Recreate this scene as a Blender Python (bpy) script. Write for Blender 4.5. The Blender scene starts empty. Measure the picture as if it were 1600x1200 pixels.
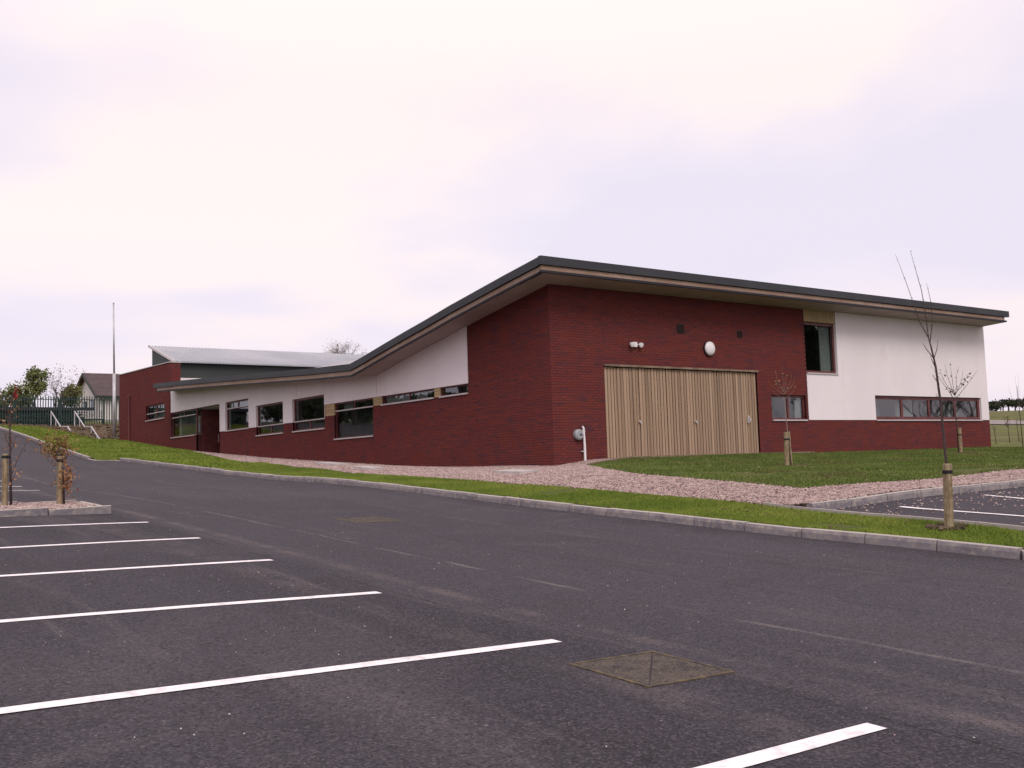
import bpy, bmesh, math, random
import numpy as np
from mathutils import Vector, Matrix, noise

random.seed(7); RNG = np.random.default_rng(7)
S = bpy.context.scene
COL = S.collection

# ------------------------------------------------------------------ camera, world, sun, exposure
YAW, PITCH, ROLL = 0.93779, 0.07928, 0.03220
CAM = Vector((-17.496, -22.007, 0.062))
f = Vector((math.cos(YAW)*math.cos(PITCH), math.sin(YAW)*math.cos(PITCH), math.sin(PITCH)))
r0 = Vector((math.sin(YAW), -math.cos(YAW), 0)); d0 = f.cross(r0)
r = r0*math.cos(ROLL) + d0*math.sin(ROLL); d = -r0*math.sin(ROLL) + d0*math.cos(ROLL)
cd = bpy.data.cameras.new('camera'); cam = bpy.data.objects.new('camera', cd); COL.objects.link(cam)
M = Matrix((( r.x, -d.x, -f.x, CAM.x), (r.y, -d.y, -f.y, CAM.y), (r.z, -d.z, -f.z, CAM.z), (0, 0, 0, 1)))
cam.matrix_world = M
cd.sensor_width = 36; cd.lens = 36.117; cd.clip_end = 3000; cd.clip_start = 0.05
S.camera = cam

SUN_EL, SUN_AZ = math.radians(44), math.radians(250)       # azimuth measured from +x towards +y
w = bpy.data.worlds.new('World'); S.world = w; w.use_nodes = True
nt = w.node_tree; N = nt.nodes; L = nt.links; N.clear()
out = N.new('ShaderNodeOutputWorld')
sky = N.new('ShaderNodeTexSky'); sky.sky_type = 'NISHITA'; sky.sun_disc = False
sky.sun_elevation = SUN_EL; sky.sun_rotation = math.pi/2 - SUN_AZ
bg1 = N.new('ShaderNodeBackground'); bg1.inputs['Strength'].default_value = 0.012
L.new(sky.outputs[0], bg1.inputs['Color'])
tc = N.new('ShaderNodeTexCoord')
sep = N.new('ShaderNodeSeparateXYZ'); L.new(tc.outputs['Generated'], sep.inputs[0])
def wmath(op, a, b=None, clamp=False):
    n = N.new('ShaderNodeMath'); n.operation = op; n.use_clamp = clamp
    for i, v in enumerate((a, b)):
        if v is None: continue
        if isinstance(v, (int, float)): n.inputs[i].default_value = v
        else: L.new(v, n.inputs[i])
    return n.outputs[0]
zc = wmath('ADD', wmath('MAXIMUM', sep.outputs[2], 0.0), 0.16)
px = wmath('DIVIDE', sep.outputs[0], zc); py = wmath('DIVIDE', sep.outputs[1], zc)
cmb = N.new('ShaderNodeCombineXYZ'); L.new(px, cmb.inputs[0]); L.new(py, cmb.inputs[1]); cmb.inputs[2].default_value = 5.9
nz = N.new('ShaderNodeTexNoise'); nz.inputs['Scale'].default_value = 0.6; nz.inputs['Detail'].default_value = 5
nz.inputs['Roughness'].default_value = 0.48; nz.inputs['Distortion'].default_value = 0.3
L.new(cmb.outputs[0], nz.inputs['Vector'])
ramp = N.new('ShaderNodeValToRGB')
# the thin bright part of the overcast (world direction), where the cloud lets most light through
dotn = N.new('ShaderNodeVectorMath'); dotn.operation = 'DOT_PRODUCT'; L.new(tc.outputs['Generated'], dotn.inputs[0]); dotn.inputs[1].default_value = (0.34, 0.82, 0.42)
thin = N.new('ShaderNodeMapRange'); thin.interpolation_type = 'SMOOTHSTEP'; L.new(dotn.outputs['Value'], thin.inputs[0])
thin.inputs[1].default_value = 0.90; thin.inputs[2].default_value = 0.985; thin.inputs[3].default_value = 0.0; thin.inputs[4].default_value = 0.085
dot2 = N.new('ShaderNodeVectorMath'); dot2.operation = 'DOT_PRODUCT'; L.new(tc.outputs['Generated'], dot2.inputs[0]); dot2.inputs[1].default_value = (0.616, 0.745, 0.257)
thick = N.new('ShaderNodeMapRange'); thick.interpolation_type = 'SMOOTHSTEP'; L.new(dot2.outputs['Value'], thick.inputs[0])
thick.inputs[1].default_value = 0.965; thick.inputs[2].default_value = 0.998; thick.inputs[3].default_value = 0.0; thick.inputs[4].default_value = 0.07
nz2 = N.new('ShaderNodeTexNoise'); nz2.inputs['Scale'].default_value = 1.7; nz2.inputs['Detail'].default_value = 5; L.new(cmb.outputs[0], nz2.inputs['Vector'])
fac_ = wmath('SUBTRACT', wmath('ADD', nz.outputs[0], thin.outputs[0]), wmath('MULTIPLY', thick.outputs[0], wmath('MULTIPLY', nz2.outputs[0], 2.0)))
L.new(wmath('ADD', fac_, wmath('MULTIPLY', wmath('SUBTRACT', nz2.outputs[0], 0.5), 0.16)), ramp.inputs[0])
e = ramp.color_ramp.elements
e[0].position = 0.42; e[0].color = (0.835, 0.765, 0.875, 1)
e[1].position = 0.57; e[1].color = (1.05, 0.905, 0.875, 1)
m1 = ramp.color_ramp.elements.new(0.50); m1.color = (0.92, 0.825, 0.90, 1)
# a duller lavender layer low in the sky
hz = wmath('SUBTRACT', 1.0, wmath('MULTIPLY', wmath('MAXIMUM', sep.outputs[2], 0.0), 4.5), clamp=True)
mixh = N.new('ShaderNodeMix'); mixh.data_type = 'RGBA'
L.new(wmath('MULTIPLY', hz, 0.75), mixh.inputs[0]); L.new(ramp.outputs[0], mixh.inputs[6])
mixh.inputs[7].default_value = (0.80, 0.70, 0.83, 1)
# overcast luminance rises gently with height
up = wmath('ADD', 0.98, wmath('MULTIPLY', wmath('MAXIMUM', wmath('SUBTRACT', sep.outputs[2], 0.35), 0.0), 0.75))
bg2 = N.new('ShaderNodeBackground'); L.new(mixh.outputs[2], bg2.inputs['Color']); L.new(up, bg2.inputs['Strength'])
add = N.new('ShaderNodeAddShader'); L.new(bg1.outputs[0], add.inputs[0]); L.new(bg2.outputs[0], add.inputs[1])
L.new(add.outputs[0], out.inputs['Surface'])

sd = bpy.data.lights.new('sun', 'SUN'); sd.energy = 1.5; sd.angle = math.radians(25); sd.color = (1, 0.95, 0.92)
so = bpy.data.objects.new('sun', sd); COL.objects.link(so)
so.rotation_euler = Vector((math.cos(SUN_AZ)*math.cos(SUN_EL), math.sin(SUN_AZ)*math.cos(SUN_EL), math.sin(SUN_EL))).to_track_quat('Z', 'Y').to_euler()
S.view_settings.view_transform = 'Standard'; S.view_settings.look = 'None'
S.view_settings.gamma = 1; S.view_settings.exposure = 0.0; S.view_settings.use_curve_mapping = False
S.render.engine = 'CYCLES'
S.cycles.max_bounces = 6; S.cycles.transparent_max_bounces = 12

# ------------------------------------------------------------------ material helpers
def mat(name, base=(0.5, 0.5, 0.5), rough=0.8, spec=0.3, metal=0.0, var=None, vscale=3.0, vdetail=4, stretch=(1, 1, 1),
        bump=0.0, bscale=60.0, bdist=0.01, tint=None, rnd=None, fine=None, fscale=80.0, place=False, fine2=None, f2scale=1.0):
    """var: second colour mixed by noise; tint: colour mixed by the 'tint' face attribute; rnd: colour mixed by object random."""
    m = bpy.data.materials.new(name); m.use_nodes = True; t = m.node_tree; n = t.nodes; l = t.links
    b = n['Principled BSDF']; b.inputs['Roughness'].default_value = rough; b.inputs['Specular IOR Level'].default_value = spec
    b.inputs['Metallic'].default_value = metal
    tcn = n.new('ShaderNodeTexCoord'); mp = n.new('ShaderNodeMapping'); mp.inputs['Scale'].default_value = stretch
    objv = tcn.outputs['Object']
    if rnd is not None or place:
        oi0 = n.new('ShaderNodeObjectInfo'); va = n.new('ShaderNodeVectorMath'); l.new(objv, va.inputs[0]); l.new(oi0.outputs['Location'], va.inputs[1]); objv = va.outputs[0]
    l.new(objv, mp.inputs[0]); vec = mp.outputs[0]
    c = n.new('ShaderNodeRGB'); c.outputs[0].default_value = (*base, 1); cur = c.outputs[0]
    def mix(cur, col, fac):
        x = n.new('ShaderNodeMix'); x.data_type = 'RGBA'; l.new(fac, x.inputs[0]); l.new(cur, x.inputs[6]); x.inputs[7].default_value = (*col, 1)
        return x.outputs[2]
    def noisefac(scale, lo, hi, det, v=vec, rg=0.55):
        q = n.new('ShaderNodeTexNoise'); q.inputs['Scale'].default_value = scale; q.inputs['Detail'].default_value = det
        q.inputs['Roughness'].default_value = rg; l.new(v, q.inputs['Vector'])
        mr = n.new('ShaderNodeMapRange'); mr.inputs[1].default_value = lo; mr.inputs[2].default_value = hi; l.new(q.outputs[0], mr.inputs[0])
        return mr.outputs[0]
    if tint is not None:
        a = n.new('ShaderNodeAttribute'); a.attribute_name = 'tint'; cur = mix(cur, tint, a.outputs['Fac'])
    if rnd is not None:
        oi = n.new('ShaderNodeObjectInfo'); cur = mix(cur, rnd, oi.outputs['Random'])
    if var is not None: cur = mix(cur, var, noisefac(vscale, 0.38, 0.62, vdetail))
    if fine is not None: cur = mix(cur, fine, noisefac(fscale, 0.45, 0.7, 3, objv))
    if fine2 is not None: cur = mix(cur, fine2, noisefac(f2scale, 0.52, 0.72, 4, vec))
    l.new(cur, b.inputs['Base Color'])
    if bump:
        q = n.new('ShaderNodeTexNoise'); q.inputs['Scale'].default_value = bscale; q.inputs['Detail'].default_value = 5; l.new(vec, q.inputs['Vector'])
        bp = n.new('ShaderNodeBump'); bp.inputs['Strength'].default_value = bump; bp.inputs['Distance'].default_value = bdist
        l.new(q.outputs[0], bp.inputs['Height']); l.new(bp.outputs[0], b.inputs['Normal'])
    m['hook'] = 1
    return m

MAT = {}
MAT['brick'] = mat('red_brick', (0.180, 0.042, 0.036), 0.9, 0.08, tint=(0.085, 0.036, 0.041), var=(0.138, 0.034, 0.034), vscale=0.9, vdetail=6, stretch=(.5, .5, 4.5), fine=(0.155, 0.038, 0.029), fscale=1.6, fine2=(0.075, 0.034, 0.042), f2scale=2.6, place=True)
MAT['mortar'] = mat('brick_mortar', (0.082, 0.030, 0.032), 0.95, 0.05)
MAT['render'] = mat('white_render', (0.80, 0.735, 0.755), 0.9, 0.15, var=(0.765, 0.70, 0.72), vscale=0.6, stretch=(1, 1, 0.5), fine2=(0.75, 0.685, 0.695), f2scale=2.5, bump=0.25, bscale=120, bdist=0.004)
MAT['larch'] = mat('larch_board', (0.47, 0.335, 0.235), 0.8, 0.2, rnd=(0.20, 0.138, 0.095), var=(0.35, 0.245, 0.17), vscale=1.6, stretch=(14, 14, 0.16), fine2=(0.20, 0.125, 0.075), f2scale=1.1, bump=0.4, bscale=30, bdist=0.003)
MAT['larchyellow'] = mat('fresh_larch_panel', (0.48, 0.355, 0.20), 0.75, 0.2, rnd=(0.38, 0.275, 0.15), var=(0.40, 0.29, 0.165), vscale=5, stretch=(4, 4, 4), bump=0.2)
MAT['gap'] = mat('dark_backing', (0.035, 0.022, 0.018), 0.9, 0.1)
MAT['zinc'] = mat('dark_grey_metal', (0.029, 0.031, 0.037), 0.55, 0.3, var=(0.039, 0.041, 0.048), vscale=0.8)
MAT['fascia'] = mat('stained_timber', (0.34, 0.245, 0.185), 0.6, 0.3, var=(0.25, 0.16, 0.115), vscale=0.7, stretch=(1, 1, 1), fine=(0.26, 0.16, 0.11), fscale=5)
MAT['dark'] = mat('dark_trim', (0.02, 0.018, 0.025), 0.6, 0.3)
MAT['soffit'] = mat('soffit_board', (0.42, 0.345, 0.33), 0.7, 0.25, var=(0.36, 0.29, 0.275), vscale=1.2)
MAT['frame'] = mat('red_brown_frame', (0.14, 0.036, 0.034), 0.45, 0.4, var=(0.09, 0.022, 0.024), vscale=3)
MAT['alu'] = mat('pale_aluminium', (0.52, 0.48, 0.48), 0.45, 0.5, metal=0.2)
MAT['white'] = mat('white_plastic', (0.78, 0.75, 0.76), 0.4, 0.5)
MAT['blind'] = mat('pale_blind', (0.62, 0.62, 0.64), 0.8, 0.2, var=(0.5, 0.5, 0.53), vscale=4, stretch=(6, 6, 1))
MAT['interior'] = mat('interior_plaster', (0.62, 0.63, 0.58), 0.9, 0.1, var=(0.45, 0.47, 0.43), vscale=0.8)
MAT['steel'] = mat('galvanised_steel', (0.50, 0.48, 0.50), 0.5, 0.5, metal=0.4, var=(0.42, 0.41, 0.43), vscale=5)
MAT['hall_wall'] = mat('dark_green_cladding', (0.034, 0.042, 0.040), 0.6, 0.3, var=(0.042, 0.050, 0.047), vscale=0.6)
MAT['hall_roof'] = mat('pale_grey_roof_sheet', (0.40, 0.40, 0.44), 0.5, 0.4, var=(0.33, 0.34, 0.38), vscale=0.4)
MAT['kerb'] = mat('kerb_concrete', (0.42, 0.38, 0.355), 0.9, 0.15, rnd=(0.34, 0.305, 0.29), var=(0.33, 0.30, 0.29), vscale=1.6, stretch=(1, 1, 3.5), fine=(0.36, 0.32, 0.27), fscale=9, bump=0.3, bscale=60, bdist=0.003)
MAT['kerbface'] = mat('kerb_concrete_shaded_grimy', (0.265, 0.235, 0.24), 0.9, 0.15, rnd=(0.205, 0.185, 0.20), var=(0.155, 0.14, 0.158), vscale=2.2, stretch=(1, 1, 3), fine=(0.30, 0.265, 0.24), fscale=11, bump=0.35, bscale=60, bdist=0.003)
MAT['paint'] = mat('white_road_paint', (0.81, 0.765, 0.795), 0.75, 0.2, var=(0.76, 0.715, 0.745), vscale=5, fine=(0.66, 0.62, 0.64), fscale=31, fine2=(0.52, 0.485, 0.51), f2scale=9, bump=0.5, bscale=120, bdist=0.004)
MAT['soil'] = mat('bare_soil', (0.105, 0.068, 0.045), 0.95, 0.1, var=(0.06, 0.055, 0.03), vscale=1.7, fine=(0.17, 0.12, 0.09), fscale=5, bump=0.8, bscale=8, bdist=0.08)
MAT['turf'] = mat('turf_base', (0.070, 0.095, 0.020), 0.95, 0.1, var=(0.095, 0.095, 0.032), vscale=1.1, fine=(0.045, 0.06, 0.014), fscale=14, bump=0.6, bscale=40, bdist=0.02)
MAT['grass'] = mat('grass_blade', (0.185, 0.245, 0.034), 0.8, 0.1, tint=(0.25, 0.25, 0.08), var=(0.125, 0.180, 0.028), vscale=0.8, vdetail=5)
MAT['lawngrass'] = mat('lawn_blade', (0.120, 0.170, 0.036), 0.8, 0.1, tint=(0.19, 0.19, 0.07), var=(0.090, 0.130, 0.030), vscale=0.5, vdetail=6, fine2=(0.13, 0.115, 0.05), f2scale=0.7)
MAT['field'] = mat('rough_field', (0.110, 0.125, 0.035), 0.95, 0.1, var=(0.135, 0.115, 0.055), vscale=0.06, vdetail=9, fine=(0.06, 0.075, 0.022), fscale=0.35, fine2=(0.065, 0.06, 0.03), f2scale=0.9, bump=0.5, bscale=1.5, bdist=0.2)
MAT['gravelbed'] = mat('gravel_bed_base', (0.085, 0.06, 0.056), 0.95, 0.1, var=(0.05, 0.036, 0.034), vscale=30, bump=0.6, bscale=50, bdist=0.02)
MAT['stone'] = mat('pink_gravel_stone', (0.42, 0.30, 0.282), 0.85, 0.2, tint=(0.11, 0.074, 0.073), fine=(0.46, 0.37, 0.34), fscale=7)
MAT['chip'] = mat('pale_chipping', (0.55, 0.50, 0.48), 0.85, 0.2, tint=(0.35, 0.24, 0.22))
MAT['litter'] = mat('faded_leaf', (0.36, 0.32, 0.20), 0.85, 0.2, tint=(0.16, 0.11, 0.06))
MAT['slab'] = mat('concrete_slab', (0.46, 0.42, 0.41), 0.9, 0.15, var=(0.36, 0.33, 0.32), vscale=5)
MAT['bark'] = mat('sapling_bark', (0.085, 0.055, 0.052), 0.85, 0.2, var=(0.05, 0.035, 0.035), vscale=10, stretch=(6, 6, 1))
MAT['barkpale'] = mat('pale_sapling_bark', (0.22, 0.15, 0.12), 0.85, 0.2, var=(0.15, 0.10, 0.085), vscale=10, stretch=(6, 6, 1))
MAT['barkfar'] = mat('tree_bark', (0.085, 0.058, 0.060), 0.9, 0.1, var=(0.06, 0.045, 0.045), vscale=4)
MAT['stake'] = mat('round_pine_stake', (0.33, 0.265, 0.165), 0.85, 0.15, var=(0.20, 0.155, 0.10), vscale=3.5, stretch=(14, 14, 1.2), fine=(0.16, 0.11, 0.06), fscale=12, bump=0.4, bscale=40, bdist=0.004)
MAT['rubber'] = mat('black_rubber_tie', (0.012, 0.012, 0.014), 0.7, 0.3)
MAT['copper'] = mat('copper_leaf', (0.25, 0.085, 0.035), 0.7, 0.25, tint=(0.34, 0.20, 0.095))
MAT['olive'] = mat('olive_leaf', (0.16, 0.14, 0.035), 0.7, 0.25, tint=(0.24, 0.12, 0.05))
MAT['redleaf'] = mat('red_leaf', (0.30, 0.012, 0.022), 0.7, 0.25, tint=(0.2, 0.01, 0.02))
MAT['palisade'] = mat('green_painted_steel', (0.022, 0.045, 0.042), 0.6, 0.35)
MAT['leafgreen'] = mat('bush_leaf', (0.105, 0.135, 0.036), 0.7, 0.2, tint=(0.17, 0.18, 0.075))
MAT['leafred'] = mat('autumn_leaf', (0.17, 0.085, 0.06), 0.7, 0.2, tint=(0.12, 0.10, 0.05))
MAT['leafdark'] = mat('evergreen_leaf', (0.022, 0.032, 0.020), 0.75, 0.2, tint=(0.045, 0.050, 0.028))
MAT['hedge'] = mat('hedge_leaf', (0.016, 0.034, 0.026), 0.75, 0.2, tint=(0.032, 0.052, 0.036))
MAT['housewall'] = mat('cream_house_render', (0.68, 0.63, 0.61), 0.9, 0.15, var=(0.6, 0.56, 0.54), vscale=0.7)
MAT['slate'] = mat('brown_roof_tile', (0.105, 0.075, 0.078), 0.85, 0.2, var=(0.08, 0.058, 0.062), vscale=2, rnd=(0.085, 0.062, 0.066))
MAT['bargeboard'] = mat('dark_green_bargeboard', (0.02, 0.028, 0.026), 0.6, 0.3)
MAT['meter'] = mat('grey_enamel', (0.30, 0.31, 0.33), 0.45, 0.4)
MAT['edgeboard'] = mat('weathered_edge_board', (0.27, 0.20, 0.14), 0.85, 0.15, var=(0.16, 0.12, 0.09), vscale=3)
MAT['coverfill'] = mat('gritty_cover_infill', (0.075, 0.063, 0.058), 0.9, 0.15, var=(0.034, 0.030, 0.033), vscale=7, fine=(0.13, 0.105, 0.08), fscale=60, bump=0.8, bscale=120, bdist=0.006)
MAT['rust'] = mat('rusty_steel_frame', (0.13, 0.095, 0.05), 0.8, 0.3, var=(0.04, 0.032, 0.03), vscale=9)
MAT['trackgrey'] = mat('stony_track', (0.27, 0.235, 0.24), 0.95, 0.1, var=(0.2, 0.18, 0.17), vscale=0.5)
MAT['concrete'] = mat('step_concrete', (0.20, 0.165, 0.16), 0.9, 0.15, var=(0.14, 0.115, 0.11), vscale=3)

# glass: part mirror, part tinted view into the room
g = bpy.data.materials.new('window_glass'); g.use_nodes = True; t = g.node_tree; t.nodes.clear()
o_ = t.nodes.new('ShaderNodeOutputMaterial'); mx = t.nodes.new('ShaderNodeMixShader'); gl = t.nodes.new('ShaderNodeBsdfGlossy'); tr = t.nodes.new('ShaderNodeBsdfTransparent')
fr = t.nodes.new('ShaderNodeFresnel'); fr.inputs[0].default_value = 1.95
gl.inputs['Roughness'].default_value = 0.015; gl.inputs['Color'].default_value = (0.85, 0.87, 0.90, 1); tr.inputs['Color'].default_value = (0.70, 0.735, 0.71, 1)
nzg = t.nodes.new('ShaderNodeTexNoise'); nzg.inputs['Scale'].default_value = 1.3; nzg.inputs['Detail'].default_value = 1
tcg = t.nodes.new('ShaderNodeTexCoord'); t.links.new(tcg.outputs['Object'], nzg.inputs['Vector'])
bpg = t.nodes.new('ShaderNodeBump'); bpg.inputs['Strength'].default_value = 0.05; bpg.inputs['Distance'].default_value = 0.01
t.links.new(nzg.outputs[0], bpg.inputs['Height']); t.links.new(bpg.outputs[0], gl.inputs['Normal'])
mr_ = t.nodes.new('ShaderNodeMath'); mr_.operation = 'MULTIPLY_ADD'; mr_.inputs[1].default_value = 1.0; mr_.inputs[2].default_value = 0.02; mr_.use_clamp = True
ge = t.nodes.new('ShaderNodeNewGeometry'); inv = t.nodes.new('ShaderNodeMath'); inv.operation = 'SUBTRACT'; inv.inputs[0].default_value = 1; t.links.new(ge.outputs['Backfacing'], inv.inputs[1])
frm = t.nodes.new('ShaderNodeMath'); frm.operation = 'MULTIPLY'; t.links.new(mr_.outputs[0], frm.inputs[0]); t.links.new(inv.outputs[0], frm.inputs[1])
t.links.new(fr.outputs[0], mr_.inputs[0])
t.links.new(frm.outputs[0], mx.inputs[0]); t.links.new(tr.outputs[0], mx.inputs[1]); t.links.new(gl.outputs[0], mx.inputs[2]); t.links.new(mx.outputs[0], o_.inputs[0])
MAT['glass'] = g

# asphalt: aggregate speckle, long tyre-worn streaks, laying seams, damp patches
def asphalt():
    m = bpy.data.materials.new('asphalt'); m.use_nodes = True; t = m.node_tree; n = t.nodes; l = t.links
    b = n['Principled BSDF']; b.inputs['Roughness'].default_value = 0.85; b.inputs['Specular IOR Level'].default_value = 0.15
    tcn = n.new('ShaderNodeTexCoord'); P = tcn.outputs['Object']
    def mp(s, rot=0.0):
        q = n.new('ShaderNodeMapping'); q.inputs['Scale'].default_value = s; q.inputs['Rotation'].default_value = (0, 0, rot); l.new(P, q.inputs[0]); return q.outputs[0]
    def nf(v, sc, det, lo, hi, rg=0.6, dist=0.0):
        q = n.new('ShaderNodeTexNoise'); q.inputs['Scale'].default_value = sc; q.inputs['Detail'].default_value = det; q.inputs['Roughness'].default_value = rg
        q.inputs['Distortion'].default_value = dist; l.new(v, q.inputs['Vector'])
        r_ = n.new('ShaderNodeMapRange'); r_.inputs[1].default_value = lo; r_.inputs[2].default_value = hi; l.new(q.outputs[0], r_.inputs[0]); return r_.outputs[0]
    def mul(a, k):
        q = n.new('ShaderNodeMath'); q.operation = 'MULTIPLY'; q.use_clamp = True
        l.new(a, q.inputs[0])
        if isinstance(k, float): q.inputs[1].default_value = k
        else: l.new(k, q.inputs[1])
        return q.outputs[0]
    def mix(cur, col, fac):
        x = n.new('ShaderNodeMix'); x.data_type = 'RGBA'; l.new(fac, x.inputs[0])
        if isinstance(cur, tuple): x.inputs[6].default_value = (*cur, 1)
        else: l.new(cur, x.inputs[6])
        x.inputs[7].default_value = (*col, 1); return x.outputs[2]
    c = mix((0.024, 0.0225, 0.0295), (0.044, 0.041, 0.052), nf(mp((1, 0.22, 1)), 0.45, 6, 0.35, 0.65))
    c = mix(c, (0.028, 0.023, 0.029), mul(nf(mp((1, 0.6, 1), 0.2), 0.9, 5, 0.5, 0.7), 0.6))
    c = mix(c, (0.095, 0.082, 0.090), mul(nf(mp((2.2, 0.16, 1), -0.05), 1.3, 7, 0.56, 0.74, 0.62, 0.5), 0.75))
    c = mix(c, (0.10, 0.088, 0.094), mul(nf(mp((0.5, 1.5, 1), 0.35), 0.8, 7, 0.60, 0.78, 0.65, 0.8), 0.7))
    c = mix(c, (0.014, 0.013, 0.016), mul(nf(mp((1, 1, 1)), 0.75, 3, 0.66, 0.74, 0.5, 1.0), 0.55))
    c = mix(c, (0.075, 0.066, 0.074), mul(nf(mp((1.4, .5, 1), .5), 0.35, 6, 0.52, 0.72, 0.6, 0.6), 0.55))
    # the lane was laid in a paler mat than the bays, joined at the first seam
    spx = n.new('ShaderNodeSeparateXYZ'); l.new(P, spx.inputs[0]); lay = n.new('ShaderNodeMapRange'); lay.inputs[1].default_value = -13.22; lay.inputs[2].default_value = -12.9; l.new(spx.outputs[0], lay.inputs[0])
    c = mix(c, (0.072, 0.067, 0.079), mul(lay.outputs[0], 0.30))
    # seams along y at fixed x, wobbling
    sp = n.new('ShaderNodeSeparateXYZ'); l.new(P, sp.inputs[0])
    wob = n.new('ShaderNodeTexNoise'); wob.inputs['Scale'].default_value = 0.6; wob.inputs['Detail'].default_value = 4; l.new(mp((1, 1, 1)), wob.inputs['Vector'])
    for x0, wd, col, st in ((-13.12, 0.024, (0.012, 0.010, 0.012), 0.95), (-10.25, 0.024, (0.016, 0.013, 0.016), 0.85), (-11.6, 0.045, (0.20, 0.17, 0.17), 0.6), (-12.75, 0.13, (0.13, 0.105, 0.105), 0.6), (-13.7, 0.22, (0.10, 0.082, 0.085), 0.5), (-8.6, 0.03, (0.14, 0.12, 0.12), 0.4), (-7.25, 0.25, (0.026, 0.021, 0.026), 0.6)):
        a = n.new('ShaderNodeMath'); a.operation = 'MULTIPLY_ADD'; l.new(wob.outputs[0], a.inputs[0]); a.inputs[1].default_value = 0.16; l.new(sp.outputs[0], a.inputs[2])
        s_ = n.new('ShaderNodeMath'); s_.operation = 'SUBTRACT'; l.new(a.outputs[0], s_.inputs[0]); s_.inputs[1].default_value = x0 + 0.08
        ab = n.new('ShaderNodeMath'); ab.operation = 'ABSOLUTE'; l.new(s_.outputs[0], ab.inputs[0])
        r_ = n.new('ShaderNodeMapRange'); r_.inputs[1].default_value = wd; r_.inputs[2].default_value = wd*0.3; l.new(ab.outputs[0], r_.inputs[0])
        c = mix(c, col, mul(mul(r_.outputs[0], st), nf(mp((1, 1, 1)), 1.4, 5, 0.38, 0.6)))
    # aggregate: fine stones
    v = n.new('ShaderNodeTexVoronoi'); v.inputs['Scale'].default_value = 80; l.new(P, v.inputs['Vector'])
    hv = n.new('ShaderNodeSeparateColor'); l.new(v.outputs['Color'], hv.inputs[0])
    r1 = n.new('ShaderNodeMapRange'); r1.inputs[1].default_value = 0.55; r1.inputs[2].default_value = 1.0; l.new(hv.outputs[0], r1.inputs[0])
    c = mix(c, (0.15, 0.13, 0.15), mul(r1.outputs[0], 0.40))
    c = mix(c, (0.115, 0.10, 0.118), mul(nf(mp((1, 1, 1)), 30, 4, 0.54, 0.72, 0.8), 0.55))
    c = mix(c, (0.018, 0.015, 0.018), mul(nf(mp((1, 1, 1.3)), 17, 5, 0.52, 0.70, 0.8), 0.6))
    r2 = n.new('ShaderNodeMapRange'); r2.inputs[1].default_value = 0.35; r2.inputs[2].default_value = 0.0; l.new(hv.outputs[1], r2.inputs[0])
    c = mix(c, (0.016, 0.013, 0.016), mul(r2.outputs[0], 0.8))
    c = mix(c, (0.40, 0.35, 0.34), mul(nf(mp((1, 1, 1)), 34, 2, 0.735, 0.76), 0.6))
    l.new(c, b.inputs['Base Color'])
    bp = n.new('ShaderNodeBump'); bp.inputs['Strength'].default_value = 0.7; bp.inputs['Distance'].default_value = 0.006; l.new(v.outputs['Distance'], bp.inputs['Height'])
    n2 = n.new('ShaderNodeTexNoise'); n2.inputs['Scale'].default_value = 7; n2.inputs['Detail'].default_value = 5; l.new(P, n2.inputs['Vector'])
    bp2 = n.new('ShaderNodeBump'); bp2.inputs['Strength'].default_value = 0.25; bp2.inputs['Distance'].default_value = 0.02
    l.new(n2.outputs[0], bp2.inputs['Height']); l.new(bp.outputs[0], bp2.inputs['Normal']); l.new(bp2.outputs[0], b.inputs['Normal'])
    return m
MAT['asphalt'] = asphalt()

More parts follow.
